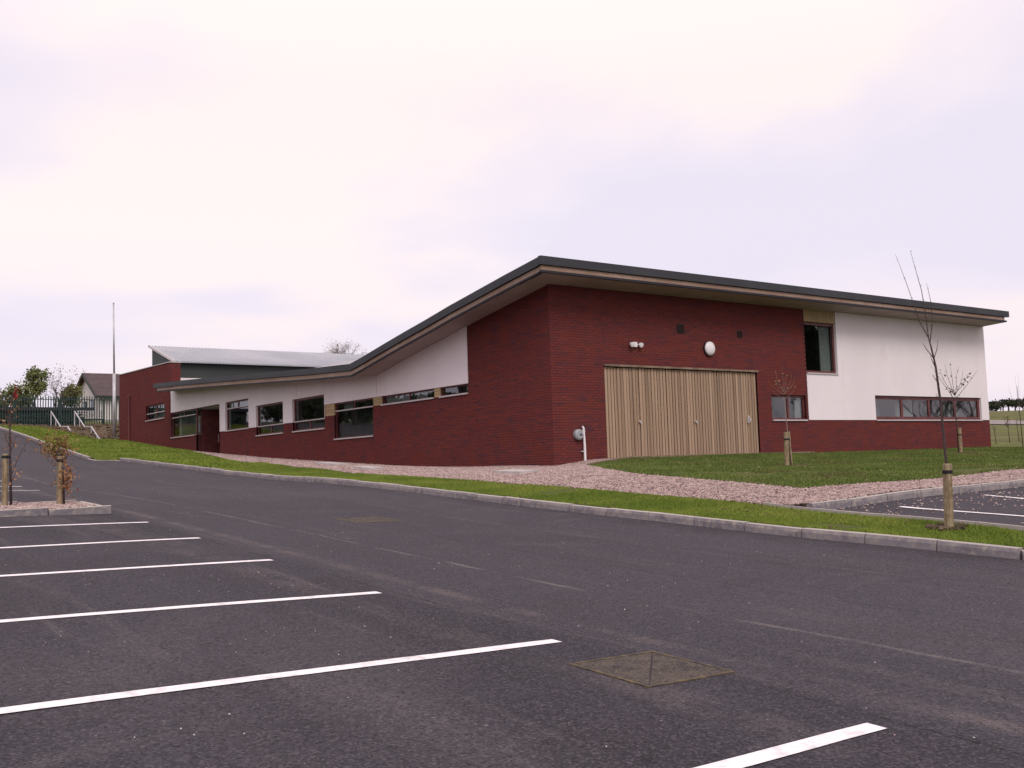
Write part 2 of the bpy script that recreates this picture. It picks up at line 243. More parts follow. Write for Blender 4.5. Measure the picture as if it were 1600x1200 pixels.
# ------------------------------------------------------------------ mesh helpers
class MB:
    def __init__(s, T=None): s.v = []; s.f = []; s.t = []; s.T = T or (lambda a, b, c: (a, b, c))
    def box(s, a0, a1, b0, b1, c0, c1, tint=0.0):
        k = len(s.v)
        for c in (c0, c1):
            for (a, b) in ((a0, b0), (a1, b0), (a1, b1), (a0, b1)): s.v.append(s.T(a, b, c))
        for q in ((3, 2, 1, 0), (4, 5, 6, 7), (0, 1, 5, 4), (1, 2, 6, 5), (2, 3, 7, 6), (3, 0, 4, 7)): s.f.append(tuple(k+i for i in q)); s.t.append(tint)
    def hexa(s, p, tint=0.0):           # 8 points: 4 below, 4 above
        k = len(s.v); s.v += [s.T(*q) for q in p]
        for q in ((3, 2, 1, 0), (4, 5, 6, 7), (0, 1, 5, 4), (1, 2, 6, 5), (2, 3, 7, 6), (3, 0, 4, 7)): s.f.append(tuple(k+i for i in q)); s.t.append(tint)
    def poly(s, pts, tint=0.0):
        k = len(s.v); s.v += [s.T(*p) for p in pts]; s.f.append(tuple(range(k, k+len(pts)))); s.t.append(tint)
    def prism(s, pts, h0, h1, axis=2):  # convex or simple outline extruded along an axis
        k = len(s.v); n = len(pts)
        def put(p, h):
            q = list(p); q.insert(axis, h); return s.T(*q)
        s.v += [put(p, h0) for p in pts] + [put(p, h1) for p in pts]
        s.f.append(tuple(range(k+n-1, k-1, -1))); s.f.append(tuple(range(k+n, k+2*n)))
        for i in range(n): j = (i+1) % n; s.f.append((k+i, k+j, k+n+j, k+n+i))
        s.t += [0.0]*(n+2)
    def tube(s, pts, rad, sides=6, cap=True, tint=0.0):
        pts = [Vector(p) for p in pts]; rad = rad if isinstance(rad, (list, tuple)) else [rad]*len(pts)
        k = len(s.v); ref = None
        for i, p in enumerate(pts):
            dd = (pts[min(i+1, len(pts)-1)] - pts[max(i-1, 0)]).normalized()
            if ref is None: ref = dd.orthogonal().normalized()
            ref = (ref - dd*ref.dot(dd)).normalized(); q = dd.cross(ref)
            for j in range(sides):
                a = 2*math.pi*j/sides; s.v.append(s.T(*(p + (ref*math.cos(a) + q*math.sin(a))*rad[i])))
        for i in range(len(pts)-1):
            for j in range(sides):
                j2 = (j+1) % sides; s.f.append((k+i*sides+j, k+i*sides+j2, k+(i+1)*sides+j2, k+(i+1)*sides+j)); s.t.append(tint)
        if cap:
            s.f.append(tuple(k+j for j in reversed(range(sides)))); s.t.append(tint)
            s.f.append(tuple(k+(len(pts)-1)*sides+j for j in range(sides))); s.t.append(tint)
    def mesh(s, name, m, smooth=False, fix=True):
        me = bpy.data.meshes.new(name); me.from_pydata([tuple(v) for v in s.v], [], s.f)
        if any(s.t):
            a = me.attributes.new('tint', 'FLOAT', 'FACE'); a.data.foreach_set('value', s.t)
        me.materials.append(MAT[m] if isinstance(m, str) else m)
        if fix:
            bm = bmesh.new(); bm.from_mesh(me); bmesh.ops.recalc_face_normals(bm, faces=bm.faces); bm.to_mesh(me); bm.free()
        if smooth: me.polygons.foreach_set('use_smooth', [True]*len(me.polygons))
        return me
    def build(s, name, m, parent=None, smooth=False, fix=True):
        return link(name, s.mesh(name, m, smooth, fix), parent)

def link(name, me, parent=None, loc=None, rot=None):
    o = bpy.data.objects.new(name, me); COL.objects.link(o)
    if parent is not None: o.parent = parent
    if loc is not None: o.location = loc
    if rot is not None: o.rotation_euler = rot
    return o
def tag(o, label=None, cat=None, group=None, kind=None):
    if label: o['label'] = label
    if cat: o['category'] = cat
    if group: o['group'] = group
    if kind: o['kind'] = kind
    return o
def thing(name, label, cat, loc=(0, 0, 0), group=None):
    o = bpy.data.objects.new(name, None); o.empty_display_size = 0.2; COL.objects.link(o); o.location = loc
    return tag(o, label, cat, group)
def raw(name, V, F, m, parent=None, tint=None, loc=None, smooth=False):
    """fast mesh from numpy arrays, F of constant width"""
    me = bpy.data.meshes.new(name); nv = len(V); nf, k = F.shape
    me.vertices.add(nv); me.vertices.foreach_set('co', V.astype(np.float32).ravel())
    me.loops.add(nf*k); me.loops.foreach_set('vertex_index', F.astype(np.int32).ravel())
    me.polygons.add(nf); me.polygons.foreach_set('loop_start', (np.arange(nf)*k).astype(np.int32))
    if tint is not None:
        a = me.attributes.new('tint', 'FLOAT', 'FACE'); a.data.foreach_set('value', tint.astype(np.float32))
    me.update(calc_edges=True); me.materials.append(MAT[m])
    me.polygons.foreach_set('use_smooth', [bool(smooth)]*nf)
    return link(name, me, parent, loc)

# ------------------------------------------------------------------ terrain: a thin-plate surface through surveyed levels
CT = np.array([
 (-13.27,-19.0,-1.20),(-13.26,-16.63,-1.09),(-13.25,-14.22,-.97),(-13.2,-11.85,-.83),(-13.1,-9.46,-.70),(-13.05,-7.16,-.57),
 (-16.57,-16.63,-1.0),(-16.16,-14.22,-.88),(-15.75,-11.85,-.77),(-15.34,-9.46,-.66),(-14.95,-7.16,-.53),
 (-7,-16.4,-1.07),(-7,-13.7,-.95),(-7,-11.87,-.85),(-7,-10,-.75),(-7,-8.2,-.65),(-7,-5.54,-.49),(-7,-2.2,-.29),(-7,2.9,-.09),(-7,6,.07),(-7,8.7,.24),(-7,11.1,.38),(-7,13.5,.52),(-7,16,.66),(-7,17.4,.72),(-7,20,.78),(-7,22.1,.97),(-7,24.3,1.21),(-7,26.6,1.46),(-7,28.3,1.66),(-7,30.5,1.92),(-7,32.8,2.2),(-7,35.9,2.55),(-7,39.4,2.91),(-7,44,3.25),
 (-13.1,-4.9,-.45),(-12.7,-1.4,-.30),(-12.4,2.9,-.15),(-12.36,5.1,-.06),(-12.34,7.2,.08),(-12.5,15.3,.55),(-13,20,.78),(-13,27,1.5),(-13,42,3.0),
 (-4.2,-12.65,-.73),(-.48,-12.5,-.62),(.9,-12.4,-.59),(12,-12.5,-.50),(-5.3,-12.96,-.77),(-5.3,-14.4,-.84),(-5.3,-15.6,-.92),(-2,-16.4,-.92),(10,-17,-.7),
 (-5.3,-11,-.62),(-5.3,-9.3,-.53),(-5.3,-7.28,-.41),(-5.3,-4.83,-.29),(-5.3,-1.25,-.13),(-5.3,3.48,.12),(-5.3,6.74,.32),
 (-1.7,-3.7,-.06),(-3.3,-6.9,-.25),(-3.9,-11.2,-.53),(2.4,-11.6,-.42),(3.5,-5.1,-.20),(14.6,-3.24,-.02),(10,-8,-.25),
 (0,0,0),(1.1,0,.13),(5,0,.16),(8.5,0,.17),(16,0,.15),(22.4,0,.15),(26,.8,.07),(24,-8,-.2),(40,8,.45),
 (0,4.3,.04),(0,7.3,.09),(0,9.5,.2),(0,12.4,.34),(0,19.2,.675),(0,25.2,1.03),(0,31,1.08),(-.2,41,1.72),
 (-4.4,41,3.02),(-3.37,41,2.80),(-2.74,41,2.5),(-1.97,41,2.16),(-1.25,41,1.96),(-3,30,1.85),(-4.5,20,.92),
 (-5.9,46,3.42),(-3.7,46,3.38),(-2.0,48,3.45),(1.1,46,3.3),(0,44,2.6),(-5.1,50,3.65),(2,50,3.67),(8,50,3.8),(12,58,4.2),(5,64,4.75),(-5,64,4.5),(30,78,6.5),
 (-17.5,-22,-1.33),(-25,-30,-1.6),(-10,-30,-1.6),(5,-30,-1.4),(30,-30,-1.0),(-30,-10,-.5),(-30,10,.5),(-30,40,2.8),(-60,-60,-2.5),(60,-60,-1.5),(-60,30,2),(-60,90,6),
 (119.7,51.1,3.5),(149,66.7,5.1),(200,90,8.0),(374,186,14.5),(250,30,7),(420,100,14),(300,250,15),(100,120,8),(0,150,9),(-120,120,9),(150,-60,1),(80,10,1.2),
 (0,400,16),(400,400,20),(-300,0,4),(0,-300,-4),(300,-300,0),(-300,300,14),(-300,-300,-4),(500,0,12),
], float)
def _phi(r2): return np.where(r2 > 0, 0.5*r2*np.log(np.maximum(r2, 1e-12)), 0)
_n = len(CT); _s = 20.0; _X = CT[:, :2]/_s
_K = _phi(((_X[:, None]-_X[None])**2).sum(-1)) + np.eye(_n)*0.0004
_Pm = np.c_[np.ones(_n), _X]
_A = np.block([[_K, _Pm], [_Pm.T, np.zeros((3, 3))]])
_W = np.linalg.solve(_A, np.r_[CT[:, 2], 0, 0, 0])
def H(x, y):
    x = np.atleast_1d(np.asarray(x, float)); y = np.atleast_1d(np.asarray(y, float)); out_ = np.empty(x.shape)
    for i in range(0, len(x), 20000):
        q = np.c_[x[i:i+20000], y[i:i+20000]]/_s
        out_[i:i+20000] = _phi(((q[:, None]-_X[None])**2).sum(-1)) @ _W[:_n] + _W[_n] + q @ _W[_n+1:]
    return out_
def h1(x, y): return float(H([x], [y])[0])
KX = -6.875          # back face of the long kerb
def drop(y):         # the kerb is lowered between y 17 and 20
    y = np.asarray(y, float); return np.clip(np.minimum(np.abs(y-18.7)-1.3, 1.6)/1.6, 0.08, 1)
def HV(x, y):        # level of the ground behind the kerbs (one kerb upstand higher)
    x = np.atleast_1d(np.asarray(x, float)); y = np.atleast_1d(np.asarray(y, float))
    a = 0.105*np.exp(-np.maximum(x-KX, 0)/0.6)*drop(y)
    b = 0.105*np.exp(-np.maximum(y+12.375, 0)/0.6)*((x > -5.24) & (y > -12.4))
    return H(x, y) + np.maximum(a, b)
def hv(x, y): return float(HV([x], [y])[0])

def sheet(name, poly, m, hf, off=0.0, step=0.6, parent=None, kind='structure', label=None, wob=0.0):
    bm = bmesh.new(); vs = [bm.verts.new((p[0], p[1], 0)) for p in poly]; bm.faces.new(vs)
    xs = [p[0] for p in poly]; ys = [p[1] for p in poly]
    for ax, lo, hi in ((0, min(xs), max(xs)), (1, min(ys), max(ys))):
        k = lo + step
        while k < hi:
            co = [0, 0, 0]; co[ax] = k; no = [0, 0, 0]; no[ax] = 1
            bmesh.ops.bisect_plane(bm, geom=bm.verts[:]+bm.edges[:]+bm.faces[:], plane_co=co, plane_no=no); k += step
    me = bpy.data.meshes.new(name); bm.to_mesh(me); bm.free()
    co = np.empty(len(me.vertices)*3); me.vertices.foreach_get('co', co); co = co.reshape(-1, 3)
    co[:, 2] = hf(co[:, 0], co[:, 1]) + off
    if wob: co[:, 2] += wob*np.array([noise.noise(Vector((a*1.7, b*1.7, 0))) for a, b in co[:, :2]])
    me.vertices.foreach_set('co', co.astype(np.float32).ravel()); me.update()
    me.materials.append(MAT[m]); me.polygons.foreach_set('use_smooth', [True]*len(me.polygons))
    o = link(name, me, parent)
    if kind: o['kind'] = kind
    if label: o['label'] = label
    return o

# base ground out to the horizon, graded grid
def axis(lo, hi, c, fine):
    a = list(np.arange(c-30, c+70, fine)); s_ = fine
    x = a[-1]
    while x < hi: s_ *= 1.22; x += s_; a.append(x)
    x = a[0]; s_ = fine
    while x > lo: s_ *= 1.22; x -= s_; a.insert(0, x)
    return np.array(a)
gx = axis(-700, 900, 0, 1.0); gy = axis(-500, 900, 0, 1.0)
XX, YY = np.meshgrid(gx, gy, indexing='ij')
ZZ = H(XX.ravel(), YY.ravel()) - 0.07
inb = (XX.ravel() > -0.5) & (XX.ravel() < 22) & (YY.ravel() > 1) & (YY.ravel() < 45); ZZ[inb] -= 0.3
ni, nj = XX.shape; idx = np.arange(ni*nj).reshape(ni, nj)
F4 = np.stack([idx[:-1, :-1], idx[1:, :-1], idx[1:, 1:], idx[:-1, 1:]], -1).reshape(-1, 4)
gr = raw('ground', np.c_[XX.ravel(), YY.ravel(), ZZ], F4, 'field', smooth=True); tag(gr, kind='structure')

# asphalt: the road and left car park, and the second car park on the right
road = sheet('car_park', [(-70, -70), (-7.0, -70), (-7.0, 75), (-70, 75)], 'asphalt', H, 0, 1.0)
R_IN = [(-7.0, -16.8), (-7.0, -70), (60, -70), (60, -12.5), (-5.2, -12.5), (-5.2, -16.8)]
park2 = sheet('side_car_park', R_IN, 'asphalt', H, -0.004, 1.0)

# verge, gravel, lawn, grass bank, soil
verge_poly = [(KX, -16.4), (-6.6, -16.67), (-5.25, -16.67), (-5.25, 7.0), (KX, 7.0)]
bank_poly = [(KX, 7.0), (-5.25, 7.0), (-3.3, 16), (-1.6, 24), (-.02, 30.5), (-.02, 42.5), (-1.0, 43.0), (-2.2, 44.2), (-5.0, 43.5), (KX, 41)]
grav_poly = [(-5.25, -12.375), (60, -12.375), (60, 0.3), (0.3, 0.3), (0.3, 33), (-1.0, 33), (-5.25, 8)]
lawn_poly = [(-3.45, -10.95), (-3.15, -8.42), (-2.85, -6.4), (-2.45, -5.36), (-1.95, -4.27), (-1.35, -3.34), (-.25, -1.75), (.68, -1.2), (1.3, -1.0), (2.5, -.45), (4.2, -.22), (11, -.16), (22.4, -.05), (60, -.05), (60, -11.1), (22, -11.3), (3.5, -11.1), (-1.8, -10.9)]
tag(sheet('grass_verge', verge_poly, 'turf', HV, 0.0, 0.4), kind='structure')
tag(sheet('grass_bank', bank_poly, 'turf', HV, 0.012, 0.6), kind='structure')
sheet('gravel_bed', grav_poly, 'gravelbed', HV, -0.012, 0.5)
sheet('lawn', lawn_poly, 'turf', HV, 0.02, 0.6)
sheet('soil_bank', [(KX, 40.8), (-4.9, 43.4), (-2.2, 44.1), (-1.0, 42.9), (-.02, 42.2), (0.4, 42.2), (6, 43), (6, 51), (KX-1, 51), (KX-.2, 44)], 'soil', H, 0.0, 0.5, wob=0.12)
sheet('track', [(119, 44), (121.5, 44), (141.5, 62), (141.2, 67), (141.0, 75), (120, 66), (119, 53)], 'trackgrey', H, 0.05, 4)

# painted bay lines
def bay_line(x0, x1, y, wd=0.112, along='x', parent=road, hf=H, off=0.004):
    n_ = int(abs(x1-x0)/0.3)+2; xs = np.linspace(x0, x1, n_)
    e0 = [wd/2*(1+0.10*noise.noise(Vector((x*2.1, y, 0)))) for x in xs]; e1 = [wd/2*(1+0.10*noise.noise(Vector((x*2.3, y, 5)))) for x in xs]
    V = []
    for x, a, b in zip(xs, e0, e1):
        for s_, q in ((-1, a), (1, b)):
            p = (x, y+s_*q) if along == 'x' else (y+s_*q, x); V.append((p[0], p[1], h1(*p)+off))
    F_ = np.array([(2*i, 2*i+2, 2*i+3, 2*i+1) for i in range(n_-1)])
    return raw('parking_line', np.array(V), F_, 'paint', parent)
for i, y in enumerate((-19.03, -16.64, -14.23, -11.86, -9.47, -7.16)):
    bay_line((-13.27, -13.26, -13.25, -13.2, -13.12, -13.05)[i], -18.2, y)
for i, y in enumerate((2.9, 5.1, 7.3, 9.7)): bay_line((-12.42, -12.37, -12.34, -12.3)[i], -17.3, y)
for x in (-3.75, -1.3, 1.1, 3.5): bay_line(-12.95 if x < -2 else -12.9, -17.6, x, along='y', parent=park2, off=0.003)

# scuff ticks scraped into the asphalt of the third and fourth bays
V = []; 
for (xa, xb, y, n_) in ((-15.3, -13.75, -12.75, 9), (-13.9, -13.3, -13.6, 3), (-13.6, -13.0, -11.0, 2), (-15.0, -14.0, -15.6, 3)):
    for i in range(n_):
        x = xa+(xb-xa)*(i+random.uniform(.2, .8))/n_; a = random.uniform(.5, 1.1); ll = random.uniform(.05, .11); pts = []
        for t_ in (0, .5, 1):
            qx, qy = x+ll*t_*math.cos(a+t_*.5), y+ll*t_*math.sin(a+t_*.5); wd = .004*(1-.6*abs(t_-.4))
            pts.append((qx, qy, wd))
        for (p, q) in ((0, 1), (1, 2)):
            (x0, y0, w0), (x1, y1, w1) = pts[p], pts[q]; V += [(x0, y0-w0, h1(x0, y0)+.003), (x1, y1-w1, h1(x1, y1)+.003), (x1, y1+w1, h1(x1, y1)+.003), (x0, y0+w0, h1(x0, y0)+.003)]
o = raw('scuff_marks', np.array(V), np.arange(len(V)).reshape(-1, 4), 'slab', road); o['kind'] = 'stuff'

# ------------------------------------------------------------------ kerbs: every stone its own piece
def kerb_mesh(name, ln, up_=0.115, wd=0.125):
    mb = MB(); c = 0.02; g_ = 0.008
    prof_ = [(0, -0.15), (0.004, up_-0.045), (0.018, up_-0.006), (0.028, up_), (wd-0.008, up_), (wd, up_-0.01), (wd, -0.15)]
    mb.prism([(p[0], p[1]) for p in prof_], -ln/2+g_, ln/2-g_, axis=1)
    me = mb.mesh(name, 'kerb'); me.materials.append(MAT['kerbface'])      # upright faces darker than the top: shade painted into the colour, with grime mottling
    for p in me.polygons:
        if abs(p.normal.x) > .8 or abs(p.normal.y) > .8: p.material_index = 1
    return me
kerb = bpy.data.objects.new('kerb', None); COL.objects.link(kerb); kerb['kind'] = 'structure'
KM = [kerb_mesh('kerb_stone', 0.915), kerb_mesh('kerb_stone', 0.915, 0.119), kerb_mesh('kerb_stone', 0.915, 0.111)]
KLOW = kerb_mesh('kerb_stone', 0.915, 0.02)
KHALF = kerb_mesh('kerb_stone', 0.45, 0.09)
def kerb_run(p0, p1, flip=False, low=None, me=None, par=kerb, ln=0.915):
    p0 = Vector(p0); p1 = Vector(p1); dv = p1-p0; n_ = max(1, round(dv.length/ln)); st = dv/n_; ang = math.atan2(dv.y, dv.x)-math.pi/2
    for i in range(n_):
        a = p0+st*i; b = a+st; za, zb = h1(a.x, a.y), h1(b.x, b.y); c = (a+b)/2
        mm = me or random.choice(KM)
        if low: 
            k = float(drop(c.y))
            if k < 0.4: mm = KLOW
        o = link('kerb_stone', mm, par, (c.x, c.y, (za+zb)/2 + random.uniform(-.002, .002)), (math.atan2(zb-za, st.length), 0, ang + random.uniform(-.003, .003)))
        if mm is not KLOW and low and float(drop(c.y)) < 0.9: o.location.z -= 0.115*(1-float(drop(c.y)))*0.7
# long kerb: front face at x=-7, stones run +y (profile x goes towards the grass)
kerb_run((-7.0, -16.42), (-7.0, 62), low=True)
# corner: turns to +x  (profile turned so the face looks to -y)
kerb_run((-6.64, -16.78), (-6.99, -16.44), me=KHALF); kerb_run((-5.0, -16.8), (-6.64, -16.8))
# second car park kerb along x, face to -y
for _i in (0,):
    kerb_run((14.0, -12.5), (-5.2, -12.5))
# flush concrete edging between verge and side car park / gravel
for i in range(12):
    y0 = -16.66+i*0.84
    if i < 6:
        mb = MB(); za, zb = h1(-5.22, y0), h1(-5.22, y0+.84)
        mb.hexa([(-5.26, y0, za-.15), (-5.2, y0, za-.15), (-5.2, y0+.832, zb-.15), (-5.26, y0+.832, zb-.15), (-5.26, y0, za+.055), (-5.2, y0, za+.055), (-5.2, y0+.832, zb+.055), (-5.26, y0+.832, zb+.055)])
        mb.build('edging_stone', 'kerb', kerb)
# island in the left car park
isl = bpy.data.objects.new('planting_island', None); COL.objects.link(isl); isl['kind'] = 'structure'
KI = kerb_mesh('kerb_stone', 0.915, 0.10)
kerb_run((-13.08, -5.30), (-18.58, -5.30), me=KI, par=isl)        # front: re-laid so the face looks to -y
for o in [c for c in isl.children]: o.rotation_euler.z += math.pi; o.location.y += 0.0
kerb_run((-13.08, -3.75), (-13.08, -5.28), me=kerb_mesh('kerb_stone', 0.77, 0.10), par=isl, ln=.77)
kerb_run((-18.58, -3.72), (-13.2, -3.72), me=KI, par=isl)
for o in [c for c in isl.children][-6:]: o.rotation_euler.z += math.pi
ISL_POLY = [(-18.6, -5.18), (-13.2, -5.18), (-13.2, -3.83), (-18.6, -3.83)]
io = sheet('gravel_bed', ISL_POLY, 'gravelbed', H, 0.075, 0.4, parent=isl, kind=None)
# timber edge board at the lawn
eb = [(-1.2, -3.0), (-.27, -1.72), (.68, -1.17), (1.3, -.97), (2.5, -.42), (4.2, -.19), (11, -.13)]
tb = thing('edging_board', 'weathered timber board edging the lawn in front of the timber doors', 'garden edging')
for a, b in zip(eb[1:-1], eb[2:]):
    za, zb = hv(*a), hv(*b); dx, dy = b[0]-a[0], b[1]-a[1]; ll = math.hypot(dx, dy); nx, ny = -dy/ll*0.02, dx/ll*0.02; mb = MB()
    mb.hexa([(a[0]-nx, a[1]-ny, za-.1), (b[0]-nx, b[1]-ny, zb-.1), (b[0]+nx, b[1]+ny, zb-.1), (a[0]+nx, a[1]+ny, za-.1),
             (a[0]-nx, a[1]-ny, za+.065), (b[0]-nx, b[1]-ny, zb+.065), (b[0]+nx, b[1]+ny, zb+.065), (a[0]+nx, a[1]+ny, za+.065)])
    mb.build('board', 'edgeboard', tb)

# ------------------------------------------------------------------ the school building
B = thing('school_building', 'low red brick and white rendered school with sweeping dark metal roof', 'building')
TR = lambda u, dd, z: (u, dd, z)        # right facade, u = x, depth into building = +y
TL = lambda u, dd, z: (dd, u, z)        # left facade, u = y, depth = +x
PROF = [(-1.1, 5.54), (.62, 5.29), (3.42, 4.855), (4.82, 4.61), (6.2, 4.385), (7.33, 4.19), (9.04, 3.885), (9.85, 3.755), (13.2, 3.91), (19.7, 4.28), (27.7, 4.71), (31.9, 4.90)]
def prof(y): return float(np.interp(y, [p[0] for p in PROF], [p[1] for p in PROF]))
def soff(y): return prof(y)-0.36

def wall_cells(T, us, z_lo, ztop, holes, zs, d0_, d1_, rects=None):
    """solid wall of boxes on a u/z grid leaving the holes open; rects limits the area"""
    mb = MB(T)
    us = sorted(set([round(u, 4) for u in us] + [round(v, 4) for h_ in holes for v in h_[:2]]))
    for a, b in zip(us[:-1], us[1:]):
        mid = (a+b)/2; cuts = sorted(set([z_lo] + [z for h_ in holes if h_[0] < mid < h_[1] for z in (h_[2], h_[3])]))
        zt = (ztop(a), ztop(b)); segs = []; z = z_lo
        hs = sorted([(h_[2], h_[3]) for h_ in holes if h_[0] < mid < h_[1]])
        for (h0, h1_) in hs:
            if h0 > z: segs.append((z, h0, None))
            z = max(z, h1_)
        if z < min(zt)-0.001: segs.append((z, None, zt))
        for (s0, s1, top) in segs:
            t0, t1 = (s1, s1) if top is None else top
            mb.hexa([(a, d0_, s0), (b, d0_, s0), (b, d1_, s0), (a, d1_, s0), (a, d0_, t0), (b, d0_, t1), (b, d1_, t1), (a, d1_, t0)])
    return mb

BRK = {}      # shared meshes of single bricks
def brick_rows(T, u_lo, u_hi, z_lo, z_hi, ok, holes, corner=None):
    out_ = []
    k0 = math.floor(z_lo/0.075); k1 = math.ceil(z_hi/0.075)
    for k in range(k0, k1):
        z0 = k*0.075+0.005; z1 = z0+0.065; zm = (z0+z1)/2
        cuts = []
        for h_ in holes:
            if h_[2] < zm < h_[3]: cuts.append((h_[0], h_[1]))
        cuts.sort(); iv = []; cu = u_lo
        for c in cuts:
            if c[0] > cu: iv.append((cu, c[0]))
            cu = max(cu, c[1])
        if cu < u_hi: iv.append((cu, u_hi))
        odd = k % 2
        off = 0.1125*(odd if corner == 'A' else (1-odd) if corner == 'B' else odd)
        for (a, b) in iv:
            i = math.floor((a-off)/0.225)-1
            while True:
                u0 = off+i*0.225; u1 = u0+0.215; i += 1
                if u0 >= b: break
                c0, c1 = max(u0, a), min(u1, b)
                if corner and a == u_lo and c0 < off and off > 0: 
                    c0 = max(c0, off)
                if c1-c0 < 0.03: continue
                if not ok((c0+c1)/2, zm): continue
                out_.append((c0, c1, z0, z1, abs((c1-c0)-0.215) < 0.002))
    return out_
ALLB = []      # (wallkey, T, brick)
def tintval(): return min(1.0, max(0.0, random.gauss(0.38, 0.26)))

# openings (u0,u1,z0,z1), heights on brick courses
door = (1.93, 8.47, 0.15, 2.85)
smallw = (9.13, 10.89, 1.275, 2.10)
tallw = (11.0, 12.68, 2.85, 4.65)
strip = (14.77, 21.83, 1.275, 2.16)
R_h = [door, smallw]
right_ok = lambda u, z: (u < 11.0 and z < 5.12) or z < 1.27
L_w = {'w1': (28.6, 32.35, 2.10, 3.42), 'entry': (25.22, 28.5, -1.1, 3.42), 'w2': (21.66, 24.48, 2.10, 3.43), 'w3': (17.94, 20.82, 1.725, 3.03),
       'w4': (14.07, 17.0, 1.725, 3.03), 'w5': (10.2, 13.25, 1.275, 2.625), 'w6': (6.1, 9.57, 2.325, 2.625), 'w7': (4.12, 5.75, 2.325, 2.625),
       'p5': (13.25, 14.05, 2.175, 2.625), 'p6': (9.57, 10.2, 2.325, 2.625), 'p7': (5.75, 6.1, 2.325, 2.625)}
L_h = list(L_w.values())
def left_ok(u, z):
    if u < 4.1: return z < soff(u)+0.06
    if u < 14.06: return z < 2.62
    if u < 28.55: return z < 2.09
    return z < 2.09 if u < 32.45 else z < soff(min(u, 31.9))
# mortar cores
BW = {}
mb = wall_cells(TR, [0.29, 11.0], -1.2, lambda u: 5.08, R_h, None, 0.006, 0.28); 
mb2 = wall_cells(TR, [11.0, 22.4], -1.2, lambda u: 1.27, [], None, 0.006, 0.28); k = len(mb.v); mb.v += mb2.v; mb.f += [tuple(i+k for i in q) for q in mb2.f]; mb.t += mb2.t
BW['R'] = mb.build('brick_wall', 'mortar', B)
lt = lambda u: (soff(u) if u <= 4.1 else 2.62 if u < 14.06 else 2.09)
mb = MB(TL)
for seg, top in (((0.010, 4.1), None), ((4.1, 14.06), 2.62), ((14.06, 32.6), 2.09)):
    us = [seg[0], seg[1]] + [p[0] for p in PROF if seg[0] < p[0] < seg[1]]
    hs = [h_ for h_ in L_h if h_[0] < seg[1] and h_[1] > seg[0]]
    hs = [(max(h_[0], seg[0]), min(h_[1], seg[1]), h_[2], min(h_[3], top or 9)) for h_ in hs]
    q = wall_cells(TL, us, -1.2, (lambda u: soff(u)+.02) if top is None else (lambda u, tt=top: tt), hs, None, 0.006, 0.28)
    k = len(mb.v); mb.v += q.v; mb.f += [tuple(i+k for i in z) for z in q.f]; mb.t += q.t
wall_cells(TL, [32.35, 32.6], 2.09, lambda u: 4.2, [], None, 0.006, 0.28).build('brick_pier', 'mortar', B)
BW['L'] = mb.build('brick_wall', 'mortar', B)
# taller wing at the far left
W_h = [(33.4, 36.72, 3.225, 4.05), (39.72, 39.88, 1.0, 4.8)]
wing_top = lambda u: 6.12 + (u-32.6)*0.018
mb = wall_cells(TL, [32.607, 42.0], -1.0, wing_top, W_h[:1], None, 0.006, 0.6)
q = MB(); q.box(0.601, 6, 41.4, 41.99, -1, 6.2); q.build('wing_side_wall', 'mortar', B)
BW['W'] = mb.build('brick_wall', 'mortar', B)
for b in brick_rows(TR, 0, 22.4, -0.6, 5.1, right_ok, R_h, 'A'): ALLB.append(('R', TR, b))
for b in brick_rows(TL, 0, 32.59, -0.6, 5.1, left_ok, L_h, 'B'): ALLB.append(('L', TL, b))
for b in brick_rows(TL, 32.6, 42.0, 0.5, 6.3, lambda u, z: z < wing_top(u)-0.02, W_h[:1]): ALLB.append(('W', TL, b))
TRET = lambda u, dd, z: (u, 32.6+dd, z)
for b in brick_rows(TRET, 0.115, 0.6, 3.0, 6.15, lambda u, z: z < 6.1, []): ALLB.append(('W', TRET, b))
def bdist(e_):
    T, b = e_[1], e_[2]; p = Vector(T((b[0]+b[1])/2, 0, (b[2]+b[3])/2)); return (p-CAM).length
vis = [(bdist(e_), i) for i, e_ in enumerate(ALLB) if e_[2][4] and e_[2][2] > h1(*e_[1](e_[2][0], 0, 0)[:2])+0.02 and e_[1] is not TRET]
vis.sort(); single = set(i for _, i in vis[:298])
for key in ('r', 'l'):
    for v_ in range(8):
        mb = MB(TR if key == 'r' else TL); mb.box(-.1075, .1075, 0, .1025, -.0325, .0325, 0.02+0.12*v_); BRK[key, v_] = mb.mesh('brick', 'brick')
acc = {k_: ([], [], []) for k_ in ('R', 'L', 'W')}
FQ = ((3, 2, 1, 0), (4, 5, 6, 7), (0, 1, 5, 4), (1, 2, 6, 5), (3, 0, 4, 7))
for i, (key, T, b) in enumerate(ALLB):
    jit = random.uniform(-.0015, .0015)
    if i in single:
        v_ = min(7, int(tintval()*8)); p = T((b[0]+b[1])/2, jit, (b[2]+b[3])/2)
        link('brick', BRK['r' if key == 'R' else 'l', v_], BW[key], p)
    else:
        V, F_, Tt = acc[key]; k = len(V); t_ = tintval()
        for z in (b[2], b[3]):
            for (u, dd) in ((b[0], jit), (b[1], jit), (b[1], .1025), (b[0], .1025)): V.append(T(u, dd, z))
        for q in FQ: F_.append([k+j for j in q]); Tt.append(t_)
for key, (V, F_, Tt) in acc.items():
    o = raw('brickwork', np.array(V), np.array(F_), 'brick', BW[key], np.array(Tt)); o['kind'] = 'stuff'
# coping on wing
mb = MB(TL); mb.hexa([(32.57, -.03, 6.125), (42.03, -.03, 6.295), (42.03, .64, 6.295), (32.57, .64, 6.125), (32.57, -.03, 6.165), (42.03, -.03, 6.335), (42.03, .64, 6.335), (32.57, .64, 6.165)])
mb.build('coping', 'alu', B)

